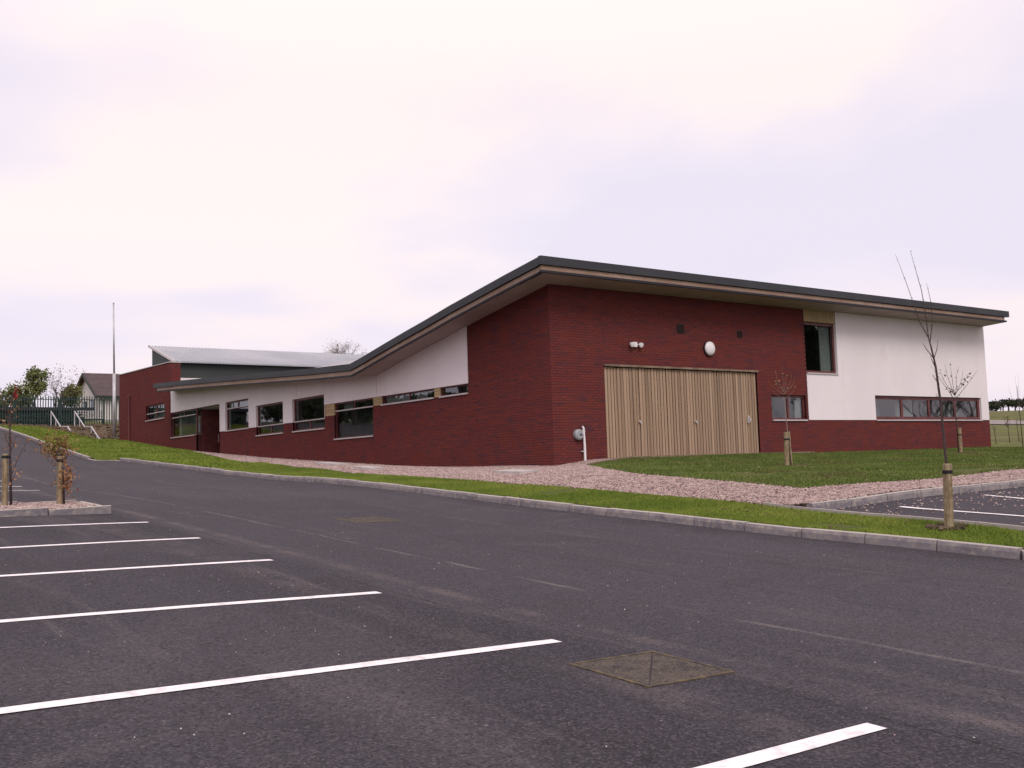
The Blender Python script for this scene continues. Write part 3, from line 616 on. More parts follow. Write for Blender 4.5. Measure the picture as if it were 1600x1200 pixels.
# white render panels (proud of the brick)
mb = wall_cells(TR, [11.0, 22.37], 1.275, lambda u: 5.08, [(11.0, 12.72, 2.85, 5.08), strip], None, -0.015, 0.26)
mb.build('render_panel', 'render', B)
us = [4.1, 14.06] + [p[0] for p in PROF if 4.1 < p[0] < 14.06]
wall_cells(TL, us, 2.627, lambda u: soff(u)+.02, [h_ for h_ in []], None, -0.015, 0.26).build('render_panel', 'render', B)
us = [14.06, 32.35] + [p[0] for p in PROF if 14.06 < p[0] < 31.9] + [31.9]
wall_cells(TL, us, 2.1, lambda u: soff(u)+.02, [(L_w[k_][0], L_w[k_][1], min(L_w[k_][2], 2.1) if k_ != 'w1' else 2.1, L_w[k_][3]) for k_ in ('w1', 'entry', 'w2', 'w3', 'w4')] + [(28.4, 28.7, 2.1, 3.42)], None, -0.015, 0.26).build('render_panel', 'render', B)

# roof: slab, metal cap, timber fascia, dark trim, soffit
XR = 22.42
ys = [p[0] for p in PROF]
def follow(name, m, x0, x1, t0, t1, y_from=-1.1, y_to=31.9, parent=B):
    pts = [y_from] + [y for y in ys if y_from < y < y_to] + [y_to]; mb = MB()
    ring = []
    for y in pts: z = prof(y); k = len(mb.v); mb.v += [(x0, y, z+t0), (x1, y, z+t0), (x1, y, z+t1), (x0, y, z+t1)]; ring.append(k)
    for a, b in zip(ring[:-1], ring[1:]):
        for i in range(4): j = (i+1) % 4; mb.f.append((a+i, a+j, b+j, b+i)); mb.t.append(0)
    mb.f.append(tuple(ring[0]+i for i in range(4))); mb.f.append(tuple(ring[-1]+i for i in (3, 2, 1, 0))); mb.t += [0, 0]
    return mb.build(name, m, parent)
roof = follow('roof', 'zinc', -0.93, XR-.1, -0.28, -0.012, -0.93, 31.8)
for c in (roof,):
    pass
follow('metal_fascia', 'zinc', -1.06, -0.94, -0.225, 0.0, -0.93, 31.9)
mb = MB(); mb.box(-1.06, XR+.06, -1.06, -0.935, 5.31, 5.54); mb.build('metal_fascia', 'zinc', B)
follow('timber_fascia', 'fascia', -1.0, -0.935, -0.385, -0.240, -0.93, 31.45)
mb = MB(); mb.box(-1.0, XR-.2, -1.0, -0.935, 5.165, 5.296); mb.box(XR-.265, XR-.2, -.93, 1.0, 5.165, 5.29); mb.build('timber_fascia', 'fascia', B)
follow('soffit_trim', 'dark', -1.045, -0.95, -0.44, -0.386, -0.93, 31.5)
mb = MB(); mb.box(-1.045, XR-.12, -1.045, -0.95, 5.10, 5.164); mb.build('soffit_trim', 'dark', B)
pts_ = [0.0] + [y for y in ys if 0 < y < 31.5] + [31.5]; mb = MB(); ring = []
for y in pts_:
    k = len(mb.v); zo = prof(y)-0.455; zi = soff(y)+.02; mb.v += [(-0.985, y, zo), (0.2, y, zi), (0.2, y, zi+.02), (-0.985, y, zo+.02)]; ring.append(k)
for a, b in zip(ring[:-1], ring[1:]):
    for i in range(4): j = (i+1) % 4; mb.f.append((a+i, a+j, b+j, b+i)); mb.t.append(0)
MZ = soff(0.0)+.02      # the two soffits meet in a mitre at the corner
mb.poly([(-0.985, -0.985, 5.095), (-0.985, 0, prof(0)-.455), (0, 0, MZ)]); mb.poly([(0, 0, MZ), (0, 0.2, MZ), (.2, .2, MZ), (.2, 0, MZ)])
mb.build('soffit', 'soffit', B)
mb = MB(); mb.poly([(-0.985, -0.985, 5.095), (0, 0, MZ), (0, .26, MZ), (XR-.16, .26, MZ), (XR-.16, 0, MZ), (XR-.16, -0.985, 5.095)][:2] + [(XR-.16, 0, MZ), (XR-.16, -0.985, 5.095)]); mb.box(.21, XR-.16, .001, .26, MZ, MZ+.01); mb.build('soffit', 'soffit', B)
mb = MB(TL); mb.tube([(5.0, -.5, soff(5.0)-.03), (5.0, -.5, soff(5.0)+.01)], .10, 12); mb.build('soffit_light', 'dark', B)
# pale roof light sheet behind the valley
mb = MB(); mb.hexa([(2.0, 14.6, 3.7), (2.0, 19.2, 3.9), (2.4, 19.2, 3.9), (2.4, 14.6, 3.7), (2.0, 14.6, 4.57), (2.0, 19.2, 4.60), (2.4, 19.2, 4.62), (2.4, 14.6, 4.59)]); mb.build('roof_light', 'white', B)

# back and side walls of the block, plus rooms
mb = MB(); mb.box(22.08, 22.36, .29, 32, -1, 5.0); mb.box(.3, 22.36, 31.6, 31.9, -1, 4.2); mb.build('rear_wall', 'render', B)
mb = MB(); mb.box(.3, 22.0, .3, 31.5, 0.1, .16); mb.box(.3, 22.0, 4.4, 4.5, .16, 3.35); mb.box(4.4, 4.5, 4.5, 31.5, .16, 3.35)
mb.box(.3, 11.0, .3, 4.4, 3.36, 3.40); mb.box(13.9, 22, .3, 4.4, 3.36, 3.40); mb.box(.3, 22, 4.5, 31.5, 3.36, 3.40); mb.box(11.3, 14.4, 4.0, 4.1, 3.4, 4.9); mb.box(8.9, 9.0, .3, 4.4, .16, 3.3); mb.box(13.8, 13.9, .3, 4.4, .16, 5.0)
mb.build('interior_wall', 'interior', B)

def window(T, u0, u1, z0, z1, vert=(), horiz=None, sill=True, fw=0.07, midsill=None, dep=0.075, extra_h=(), holes=None):
    """frame with panes; vert: u of mullions, extra_h: z of transoms (each divides all panes)"""
    fr_ = MB(T); d_ = dep
    fr_.box(u0, u1, d_, d_+.07, z1-fw, z1); fr_.box(u0, u1, d_, d_+.07, z0, z0+fw)
    fr_.box(u0, u0+fw, d_, d_+.07, z0+fw, z1-fw); fr_.box(u1-fw, u1, d_, d_+.07, z0+fw, z1-fw)
    hs = sorted(extra_h)
    for z in hs: fr_.box(u0+fw, u1-fw, d_+.003, d_+.067, z-fw/2, z+fw/2)
    zz = [z0+fw] + [v for z in hs for v in (z-fw/2, z+fw/2)] + [z1-fw]
    W = fr_.build('window', 'frame', B)
    for zi in range(0, len(zz), 2):
        a, b = zz[zi], zz[zi+1]; row = zi//2
        vs = vert[row] if vert and isinstance(vert[0], (list, tuple)) else vert
        if vs:
            q = MB(T)
            for u in vs: q.box(u-fw/2, u+fw/2, d_+.003, d_+.067, a, b)
            q.build('mullion', 'frame', W)
        uu = [u0+fw] + [v for u in vs for v in (u-fw/2, u+fw/2)] + [u1-fw]
        for ui in range(0, len(uu), 2):
            q = MB(T); q.box(uu[ui]+.002, uu[ui+1]-.002, d_+.03, d_+.042, a+.002, b-.002); q.build('pane', 'glass', W)
            if midsill and (row in midsill):
                s_ = MB(T); s_.box(uu[ui]-.01, uu[ui+1]+.01, d_-.05, d_-.001, a-.045, a-.005); s_.build('sill', 'alu', W)
    if sill:
        s_ = MB(T); s_.box(u0+.005, u1-.005, -.05, d_-.001, z0-.035, z0+.012); s_.build('sill', 'alu', W)
    return W
window(TR, *smallw, vert=(10.05,), fw=.07); window(TR, 11.0, 12.70, 2.87, 4.62, fw=.09); window(TR, *strip, vert=(16.53, 18.3, 20.07), fw=.125)
for p in ((10.5, 10.83, 1.34, 2.04, .2), (12.05, 12.6, 2.95, 4.55, .2), (15.5, 16.2, 1.35, 1.8, .8), (16.75, 17.9, 1.36, 2.05, .5), (19.1, 19.8, 1.36, 2.05, .9), (20.3, 21.3, 1.36, 1.95, .7)):
    q = MB(TR); q.box(p[0], p[1], p[4], p[4]+.03, p[2], p[3]); q.build('blind', 'blind', B)
w_ = L_w
window(TL, *w_['w1'], vert=[(), (30.45,)], extra_h=(3.12,), midsill=(1,)); window(TL, *w_['w2'], vert=[(), (23.1,)], extra_h=(3.10,), midsill=(1,))
window(TL, w_['w3'][0], w_['w3'][1], 1.725, 3.03, vert=[(19.35,), ()], extra_h=(2.10,), midsill=(1,)); window(TL, w_['w4'][0], w_['w4'][1], 1.725, 3.03, vert=[(15.5,), ()], extra_h=(2.10,), midsill=(1,))
window(TL, *w_['w5'], vert=[(), (11.75,)], extra_h=(2.32,), midsill=(1,), fw=.05); window(TL, *w_['w6'], vert=(7.8,), fw=.045, dep=.09); window(TL, *w_['w7'], fw=.045, dep=.09)
window(TL, *W_h[0], vert=[(35.05,), (35.05,)], extra_h=(3.58,), midsill=(1,))
q = MB(TL); q.box(33.5, 36.6, .40, .5, 3.2, 4.1); q.build('interior_wall', 'interior', B)
for p in ((29.3, 30.2, 2.9, 3.4-.3, .5), (29.7, 30.3, 2.3, 3.05, .6), (22.0, 24.2, 3.16, 3.36, .3), (7.95, 9.5, 2.36, 2.6, .2), (6.9, 7.6, 2.36, 2.6, .25), (34.0, 34.4, 3.6, 4.0, .3), (35.4, 35.9, 3.6, 4.0, .3), (12.3, 13.0, 2.36, 2.6, .3)):
    q = MB(TL); q.box(p[0], p[1], p[4], p[4]+.03, p[2], p[3]); q.build('blind', 'blind', B)
# timber panels between windows
for k_, nb in (('p5', 4), ('p6', 3), ('p7', 3)):
    a = w_[k_]; T = MB(TL); T.box(a[0], a[1], .06, .2, a[2], a[3]); P_ = T.build('timber_panel', 'gap', B)
    hh = (a[3]-a[2])/nb
    for i in range(nb):
        T = MB(TL); T.box(a[0]+.004, a[1]-.004, .012, .058, a[2]+i*hh+.005, a[2]+(i+1)*hh-.005); T.build('board', 'larchyellow', P_)
T = MB(TR); T.box(11.0, 12.72, .05, .25, 4.62, 5.08); P_ = T.build('timber_panel', 'gap', B)
for i in range(17):
    T = MB(TR); T.box(11.005+i*.1+.01, 11.005+(i+1)*.1-.012, .0, .045, 4.63, 5.078); T.build('board', 'larchyellow', P_)
# recessed entrance
q = MB(TL); q.box(25.0, 28.9, 1.2, 1.3, 0.9, 3.5); q.box(28.5, 28.6, .28, 1.2, .9, 3.5); q.box(25.12, 25.22, .28, 1.2, .9, 3.5); q.box(25.2, 28.5, -.0, 1.3, 3.43, 3.5); q.build('entrance_lining', 'frame', B)
q = MB(TL); q.box(25.22, 28.5, -.1, 1.2, 0.5, 1.04); q.build('threshold', 'slab', B)
for (a, b) in ((25.35, 26.75), (26.85, 28.35)):
    q = MB(TL); q.box(a, b, 1.12, 1.19, 1.05, 3.3); D_ = q.build('entrance_door', 'frame', B)
    q = MB(TL); q.box(a+.15, b-.15, 1.10, 1.118, 2.0, 3.15); q.build('pane', 'glass', D_)
    q = MB(TL); q.tube([(b-.08, 1.05, 1.7), (b-.08, 1.05, 2.1)], .015, 6); q.build('handle', 'alu', D_)
# three timber door leaves of vertical boards
q = MB(TR); q.box(door[0]-.02, door[1]+.03, -.055, .06, 2.815, 2.87); q.build('door_head', 'edgeboard', B)
q = MB(TR); q.box(door[0], door[1], .12, .28, .1, 2.85); q.build('door_backing', 'gap', B)
bm_ = []
for k_ in range(4):
    T = MB(); wv = (.092, .099, .088, .095)[k_]
    T.hexa([(-wv/2, 0, -1.3), (wv/2, 0, -1.3), (wv/2, .03, -1.3), (-wv/2, .03, -1.3), (-wv/2, 0, 1.3), (wv/2, 0, 1.3), (wv/2, .03, 1.3), (-wv/2, .03, 1.3)]); bm_.append(T.mesh('board', 'larch'))
for (a, b, nb, hx) in ((1.95, 3.28, 11, 3.24), (3.30, 5.63, 19, 5.57), (5.65, 8.45, 23, 7.98)):
    T = MB(TR); T.box(a, b, .065, .115, .17, 2.81); D_ = T.build('timber_door', 'gap', B)
    pw = (b-a)/nb
    for i in range(nb): link('board', random.choice(bm_), D_, (a+pw*(i+.5)+random.uniform(-.002, .002), .033+random.choice((0, .004, .008, -.003)), 1.49+random.uniform(-.008, .008)))
    T = MB(TR)
    if hx < 7: T.tube([(hx, .03, 1.22), (hx, -.03, 1.22)], .035, 10); T.tube([(hx, -.03, 1.22), (hx+.02, -.05, 1.15)], .014, 6)
    else: T.box(hx-.05, hx+.02, -.015, .028, 1.18, 1.42); T.tube([(hx, -.05, 1.2), (hx, -.05, 1.38)], .014, 6); T.box(hx+.0, hx+.08, -.04, .03, 1.26, 1.32)
    T.build('handle', 'alu', D_)
# vents in the brickwork
for (a, b, c, dd) in ((4.93, 5.24, 3.90, 4.2), (7.62, 7.86, 3.90, 4.14)):
    T = MB(TR); T.box(a, b, -.012, .0-.003, c, dd); V_ = T.build('vent', 'dark', B)
    for i in range(5):
        T = MB(TR); z = c+.03+i*(dd-c-.05)/5; T.hexa([(a+.02, -.03, z), (b-.02, -.03, z), (b-.02, -.012, z), (a+.02, -.012, z), (a+.02, -.03, z+.012), (b-.02, -.03, z+.012), (b-.02, -.012, z+.04), (a+.02, -.012, z+.04)]); T.build('louvre', 'gap', V_)
# rainwater pipe at the wing, and one by the first window
T = MB(TL); T.tube([(39.8, -.06, 1.75), (39.8, -.06, 4.85)], .055, 8); T.box(39.7, 39.9, -.12, -.0, 4.78, 4.9); T.build('downpipe', 'frame', B)
# movement joints in the render
for u in (9.9, 16.6):
    T = MB(TL); T.box(u-.006, u+.006, -.0175, -.0155, 2.7 if u < 14 else 3.1, soff(u)-.01); T.build('movement_joint', 'mortar', B)

# ------------------------------------------------------------------ hall behind
HB = thing('hall_building', 'dark green clad hall with pale grey sloping roof behind the school', 'building')
mb = MB(); mb.prism([(34.67, 3.0), (38.85, 3.0), (38.85, 7.66), (34.67, 6.36)], 1.0, 34, axis=0); mb.build('wall', 'hall_wall', HB)
mb = MB(); mb.box(1.2, 34, 34.55, 34.66, 3.6, 5.5); mb.build('render_band', 'render', HB)
mb = MB(); mb.hexa([(.9, 34.35, 6.33), (34.2, 34.35, 6.33), (34.2, 38.95, 7.70), (.9, 38.95, 7.70), (.9, 34.35, 6.40), (34.2, 34.35, 6.40), (34.2, 38.95, 7.77), (.9, 38.95, 7.77)]); RF = mb.build('roof', 'hall_roof', HB)
mb = MB()
for i in range(165):
    x = 1.0+i*.2; mb.hexa([(x, 34.33, 6.40), (x+.05, 34.33, 6.40), (x+.05, 38.97, 7.77), (x, 38.97, 7.77), (x+.01, 34.33, 6.435), (x+.04, 34.33, 6.435), (x+.04, 38.97, 7.805), (x+.01, 38.97, 7.805)])
o = mb.build('roof_rib', 'hall_roof', RF); o['kind'] = 'stuff'
mb = MB(); mb.hexa([(.80, 34.30, 6.30), (.89, 34.30, 6.30), (.89, 38.98, 7.69), (.80, 38.98, 7.69), (.80, 34.30, 6.44), (.89, 34.30, 6.44), (.89, 38.98, 7.83), (.80, 38.98, 7.83)]); mb.build('verge_trim', 'alu', RF)

# ------------------------------------------------------------------ wall fixtures on the doors' facade
t = thing('floodlight', 'white twin floodlight with sensor on the brick wall above the timber doors', 'light', (3.12, 0, 3.48))
mb = MB(); mb.box(-.10, .10, -.09, -.003, -.09, .09); mb.build('sensor_box', 'white', t)
for s_ in (-1, 1):
    mb = MB(); mb.tube([(s_*.10, -.04, 0), (s_*.2, -.06, 0)], .02, 6); mb.tube([(s_*.22, -.06, 0), (s_*.22, -.10, 0), (s_*.22, -.19, -.03)], [.04, .075, .095], 12); hd = mb.build('lamp_head', 'white', t)
    mb = MB(); mb.tube([(s_*.22, -.185, -.03), (s_*.22, -.20, -.034)], [.085, .06], 12); mb.build('lens', 'white', hd)
t.scale = (.8, .8, .8); t.location.y = 0
t = thing('bulkhead_lamp', 'round white opal bulkhead lamp on the brick wall above the timber doors', 'light', (6.27, 0, 3.49))
mb = MB(); mb.tube([(0, -.003, 0), (0, -.06, 0)], .235, 24); mb.build('base', 'dark', t)
mb = MB(); mb.tube([(0, -.055, 0), (0, -.09, 0), (0, -.13, 0), (0, -.15, 0)], [.225, .215, .15, .05], 24); mb.build('diffuser', 'white', t, smooth=True)
t = thing('hose_point', 'grey round box and white pipe standing against the brick wall', 'pipe', (1.02, 0, .1))
mb = MB(); mb.tube([(.02, -.07, 0), (.02, -.07, .45), (.0, -.07, .95), (-.03, -.05, .99)], [.035, .035, .03, .03], 8); mb.build('pipe', 'white', t)
mb = MB(); mb.tube([(-.18, -.003, .76), (-.18, -.10, .76), (-.18, -.13, .76)], [.15, .15, .11], 20); mb.build('round_box', 'meter', t)
mb = MB(); mb.tube([(-.15, -.132, .76), (-.15, -.145, .76)], .03, 10); mb.build('dial', 'dark', t)
mb = MB(); mb.box(-.08, .06, -.06, -.003, .28, .31); mb.box(-.10, .06, -.07, -.003, .84, .88); mb.build('bracket', 'alu', t)

# ------------------------------------------------------------------ covers and slabs in the ground
def cover(x, y, sz, label, tilt=0.0, names=None):
    z = h1(x, y); t = thing('manhole_cover', label, 'manhole cover', (x, y, z))
    sx = math.atan2(h1(x, y+.5)-h1(x, y-.5), 1.0); sy = -math.atan2(h1(x+.5, y)-h1(x-.5, y), 1.0); t.rotation_euler = (sx, sy, tilt)
    a = sz/2; w_ = .022; mb = MB()
    for (p, q_) in (((-a, -a), (a, -a+w_)), ((-a, a-w_), (a, a))): mb.box(p[0], q_[0], p[1], q_[1], -.02, .007)
    for (p, q_) in (((-a, -a+w_), (-a+w_, a-w_)), ((a-w_, -a+w_), (a, a-w_))): mb.box(p[0], q_[0], p[1], q_[1], -.02, .007)
    mb.build('frame', 'rust', t); i_ = a-w_-.006; g_ = .006
    for s_ in (1, -1):
        mb = MB(); mb.prism([(-s_*i_, -s_*(i_-.9*g_)), (-s_*i_, s_*i_), (s_*(i_-.9*g_), s_*i_)], -.02, .0045)
        c_ = mb.build('cover_plate', 'coverfill', t)
        mb = MB(); mb.tube([(-s_*i_*.45, s_*i_*.45, .005), (-s_*i_*.45, s_*i_*.45, .0065)], .022, 8); mb.build('lifting_hole', 'dark', c_)
    return t
cover(-13.31, -17.57, .68, 'square manhole cover of two gritty triangles in the foreground asphalt', .0)
cover(-9.9, -7.8, .80, 'worn manhole cover flush in the road in front of the brick corner', .0)
for (x, y, sx, sy, lb) in ((-3.6, -3.1, .55, 1.0, 'pale concrete slab lying in the gravel near the brick corner'), (-4.1, 5.2, .5, 1.2, 'flat concrete slab in the gravel below the big square window'), (-4.3, 2.6, .45, .9, 'flat concrete slab in the gravel nearest the grass verge')):
    mb = MB(); z = .0
    mb.hexa([(-sx/2, -sy/2, -.05), (sx/2, -sy/2, -.05), (sx/2, sy/2, -.05), (-sx/2, sy/2, -.05), (-sx/2+.01, -sy/2+.01, .045), (sx/2-.01, -sy/2+.01, .045), (sx/2-.01, sy/2-.01, .045), (-sx/2+.01, sy/2-.01, .045)])
    o = mb.build('concrete_slab', 'slab'); o.location = (x, y, hv(x, y)+.02); o.rotation_euler = (math.atan2(hv(x, y+.5)-hv(x, y-.5), 1), -math.atan2(hv(x+.5, y)-hv(x-.5, y), 1), .05)
    tag(o, lb, 'slab')

# ------------------------------------------------------------------ grass, gravel, chippings
def inside(poly, x, y):
    c = np.zeros(len(x), bool); n_ = len(poly)
    for i in range(n_):
        x0, y0 = poly[i]; x1, y1 = poly[(i+1) % n_]
        if y0 == y1: continue
        c ^= ((y0 > y) != (y1 > y)) & (x < (x1-x0)*(y-y0)/(y1-y0)+x0)
    return c
def scatter(poly, dens, excl=(), maxd=None):
    xs = [p[0] for p in poly]; ys_ = [p[1] for p in poly]; A_ = (max(xs)-min(xs))*(max(ys_)-min(ys_)); n_ = int(A_*dens)
    x = RNG.uniform(min(xs), max(xs), n_); y = RNG.uniform(min(ys_), max(ys_), n_); k_ = inside(poly, x, y)
    for e_ in excl: k_ &= ~inside(e_, x, y)
    # camera frustum with a margin
    rx = x-CAM.x; ry = y-CAM.y; zf = rx*math.cos(YAW)+ry*math.sin(YAW); lat = rx*math.sin(YAW)-ry*math.cos(YAW); k_ &= (np.abs(lat) < zf*0.60+2)
    if maxd: k_ &= zf < maxd
    return x[k_], y[k_]
def clump(x, y, s=0.5, z=0.0): return np.array([noise.noise(Vector((a*s, b*s, z))) for a, b in zip(x, y)])
def grass(name, poly, dens, hgt, wid, hf, off=0.0, excl=(), bare=0.35, maxd=None, parent=None, m='grass'):
    x, y = scatter(poly, dens, excl, maxd); c = clump(x, y, 0.9) + 0.5*clump(x, y, 3.1, 4); k_ = c < bare + RNG.uniform(-.1, .1, len(x)); x, y, c = x[k_], y[k_], c[k_]
    n_ = len(x); z = hf(x, y)+off; a = RNG.uniform(0, 2*np.pi, n_); hh = hgt*RNG.uniform(.5, 1.3, n_)*(1-.3*np.clip(c, -1, 1)); ww = wid*RNG.uniform(.6, 1.3, n_)
    lx = RNG.normal(0, .45, n_)*hh; ly = RNG.normal(0, .45, n_)*hh
    dx = np.cos(a)*ww; dy = np.sin(a)*ww
    V = np.stack([np.c_[x-dx, y-dy, z-.004], np.c_[x+dx, y+dy, z-.004], np.c_[x+lx, y+ly, z+hh]], 1).reshape(-1, 3)
    F_ = np.arange(3*n_).reshape(-1, 3)
    o = raw(name, V, F_, m, parent, np.clip(RNG.beta(1.2, 3.0, n_)+.25*clump(x, y, .35, 9), 0, 1)); tag(o, kind='stuff'); return o
g1 = grass('grass', verge_poly, 5200, .032, .006, HV, bare=.40); g1['label'] = 'short bright green grass on the verge behind the kerb'
g2 = grass('grass', lawn_poly, 900, .036, .011, HV, .02, bare=.28, maxd=42, m='lawngrass'); g2['label'] = 'mown lawn in front of the timber doors and white wall'
g3 = grass('grass', bank_poly, 420, .06, .022, HV, .012, bare=.8); g3['label'] = 'green grass bank beside the road at the far left'
OCT = np.array([(1, 0, 0), (0, 1, 0), (-1, 0, 0), (0, -1, 0), (0, 0, .75), (0, 0, -.5)], float)
OCF = np.array([(0, 1, 4), (1, 2, 4), (2, 3, 4), (3, 0, 4), (1, 0, 5), (2, 1, 5), (3, 2, 5), (0, 3, 5)])
def stones(name, x, y, z, size, m, parent=None, tmax=1.0):
    n_ = len(x); a = RNG.uniform(0, 6.28, n_); s_ = size*RNG.uniform(.6, 1.4, n_)
    V = np.repeat(OCT[None], n_, 0)*(1+RNG.uniform(-.3, .3, (n_, 6, 1))); V[..., 0] *= RNG.uniform(.8, 1.3, (n_, 1))
    tl = RNG.normal(0, .5, n_); V2 = V.copy(); V2[..., 1] = V[..., 1]*np.cos(tl)[:, None]-V[..., 2]*np.sin(tl)[:, None]; V2[..., 2] = V[..., 1]*np.sin(tl)[:, None]+V[..., 2]*np.cos(tl)[:, None]
    X_ = V2[..., 0]*np.cos(a)[:, None]-V2[..., 1]*np.sin(a)[:, None]; Y_ = V2[..., 0]*np.sin(a)[:, None]+V2[..., 1]*np.cos(a)[:, None]
    V = np.stack([X_*s_[:, None]+x[:, None], Y_*s_[:, None]+y[:, None], V2[..., 2]*s_[:, None]+z[:, None]], -1).reshape(-1, 3)
    F_ = (OCF[None]+6*np.arange(n_)[:, None, None]).reshape(-1, 3)
    o = raw(name, V, F_, m, parent, np.repeat(RNG.beta(.8, 1.1, n_)*tmax, 8)); tag(o, kind='stuff'); return o
lawn_c = lawn_poly
near_grav = [(-5.25, -12.375), (14, -12.375), (14, -11), (-1, -8), (5, -.6), (5, .0), (-.01, .0), (-.01, 9), (-5.25, 9)]
x, y = scatter(near_grav, 1600, [lawn_poly]); o = stones('gravel', x, y, HV(x, y)+RNG.uniform(-.004, .014, len(x)), .019, 'stone'); o['label'] = 'pink gravel between the verge and the building'
far_grav = [(-5.25, 9), (.3, 9), (.3, 33), (-1, 33)]
x, y = scatter(far_grav, 260, [bank_poly]); o = stones('gravel', x, y, HV(x, y)+.005, .045, 'stone'); o['label'] = 'pink gravel along the far end of the left wall'
x, y = scatter([(14, -12.375), (45, -12.375), (45, -11), (14, -11)], 300, [lawn_poly]); stones('gravel', x, y, HV(x, y)+.005, .035, 'stone')['label'] = 'pink gravel behind the kerb of the side car park'
x, y = scatter(ISL_POLY, 1300); stones('gravel', x, y, H(x, y)+.075+RNG.uniform(0, .014, len(x)), .024, 'stone', isl)
# stray chippings on asphalt
n_ = 420; x = RNG.uniform(-5, 4, n_); y = -12.5-np.abs(RNG.normal(0, .9, n_)); k_ = y > -16; x, y = x[k_], y[k_]
stones('loose_gravel', x, y, H(x, y)+.004, .016, 'stone')['label'] = 'pink stones strayed onto the side car park'
x = RNG.uniform(-16.5, -7.05, 900); y = RNG.uniform(-21, 10, 900); kk = RNG.uniform(0, 1, 900) < .35+.65*(clump(x, y, .6) > .1); x, y = x[kk], y[kk]
stones('loose_chippings', x, y, H(x, y)+.002, .0052, 'chip')['label'] = 'small pale chippings scattered over the road'
# pale leaves and clods on the lawn
x, y = scatter(lawn_poly, .5, maxd=45); x2, y2 = scatter(verge_poly, 12.0); kk = clump(x2, y2, .8, 3) > .12; x2, y2 = x2[kk], y2[kk]
o = stones('leaf_litter', x, y, HV(x, y)+.04, .022, 'litter'); o['label'] = 'pale fallen leaves scattered on the lawn'
o = stones('soil_clods', x2, y2, HV(x2, y2)+.015, .022, 'soil'); o['label'] = 'dark clods of soil in the verge grass'
x, y = scatter([(KX, 41), (-5, 43.5), (0, 42.5), (3, 43), (3, 50), (KX, 50)], 9); stones('rubble', x, y, H(x, y)+.04, .09, 'soil', None, 1.0)['label'] = 'stones lying on the bare soil bank by the fence'
# mulch rings round the saplings
def ring(x, y, r_, label):
    n_ = int(500*r_*r_*3.14); a = RNG.uniform(0, 6.28, n_); q = r_*np.sqrt(RNG.uniform(0, 1, n_))*RNG.uniform(.6, 1.2, n_); X_ = x+q*np.cos(a); Y_ = y+q*np.sin(a)*.8
    o = stones('bare_soil', X_, Y_, HV(X_, Y_)+.03, .026, 'soil'); o['label'] = label
ring(-5.7, -14.9, .30, 'bare soil round the nearest sapling'); ring(3.5, -5.1, .5, 'bare soil round the lawn sapling near the doors'); ring(14.6, -3.2, .7, 'bare soil round the sapling by the white wall')

# ------------------------------------------------------------------ saplings and stakes
def leaf_cloud(name, pts, size, m, parent, tb=1.0):
    n_ = len(pts); 
    if n_ == 0: return
    P_ = np.array(pts); u = RNG.normal(size=(n_, 3)); u /= np.linalg.norm(u, axis=1)[:, None]; v = np.cross(u, RNG.normal(size=(n_, 3))); v /= np.linalg.norm(v, axis=1)[:, None]
    s_ = size*RNG.uniform(.6, 1.3, (n_, 1)); V = np.stack([P_-u*s_, P_+v*s_*.55, P_+u*s_, P_-v*s_*.55], 1).reshape(-1, 3)
    o = raw(name, V, np.arange(4*n_).reshape(-1, 4), m, parent, RNG.uniform(0, tb, n_)); o['kind'] = 'stuff'; return o
def sapling(base, trunk, r0_, twigs, label, bark='bark', leaves=None, group=None):
    """trunk: list of offsets; twigs: list of polylines (offsets)"""
    t = thing('young_tree', label, 'tree', base, group)
    mb = MB(); n_ = len(trunk); mb.tube(trunk, [r0_*(1-.65*i/(n_-1)) for i in range(n_)], 7); mb.build('trunk', bark, t, smooth=True)
    for tw in twigs:
        mb = MB(); m_ = len(tw)
        mb.tube(tw, [r0_*.33*(1-.75*i/(m_-1)) for i in range(m_)], 5)
        for i in range(1, m_):     # buds and short spurs
            a, b = Vector(tw[i-1]), Vector(tw[i]); nn = max(1, int((b-a).length/.09))
            for k_ in range(nn):
                p = a.lerp(b, (k_+random.random())/nn); dd = Vector((random.uniform(-1, 1), random.uniform(-1, 1), random.uniform(.2, 1))).normalized()
                mb.tube([p, p+dd*random.uniform(.012, .03)], [r0_*.13, r0_*.09], 4)
        mb.build('branch', bark, t)
    if leaves:
        for pts, size, m_ in leaves: leaf_cloud('leaf', pts, size, m_, t)
    return t
def stake(base, h_, r_, label, tie_z, toward=(0.08, 0), lean=(0, 0), split=False):
    t = thing('tree_stake', label, 'stake', base); mb = MB()
    mb.tube([(0, 0, -.1), (lean[0]*.5, lean[1]*.5, h_*.5), (lean[0], lean[1], h_-.012), (lean[0], lean[1], h_)], [r_*1.04, r_, r_*.97, r_*.85], 12); mb.build('post', 'stake', t, smooth=False)
    mb = MB(); lx, ly = lean[0]*tie_z/h_, lean[1]*tie_z/h_
    ring_ = [(lx+math.cos(a)*(r_+.006), ly+math.sin(a)*(r_+.006), tie_z) for a in np.linspace(0, 2*math.pi, 13)]
    k = len(mb.v)
    for (x_, y_, z_) in ring_[:-1]: mb.v += [(x_, y_, z_-.02), (x_, y_, z_+.02)]
    for i in range(12): j = (i+1) % 12; mb.f.append((k+2*i, k+2*j, k+2*j+1, k+2*i+1)); mb.t.append(0)
    dv = Vector((toward[0]-lx, toward[1]-ly, 0)); 
    mb.tube([(lx, ly, tie_z), (toward[0], toward[1], tie_z), (toward[0], toward[1], tie_z+.01)], [.024, .02, .02], 6); mb.build('tie', 'rubber', t, fix=False)
    return t
def jitter(p0, p1, n_, s_):
    a, b = Vector(p0), Vector(p1); return [tuple(a.lerp(b, i/(n_-1)) + Vector((random.gauss(0, s_), random.gauss(0, s_), 0))*(0 if i in (0,) else 1)) for i in range(n_)]
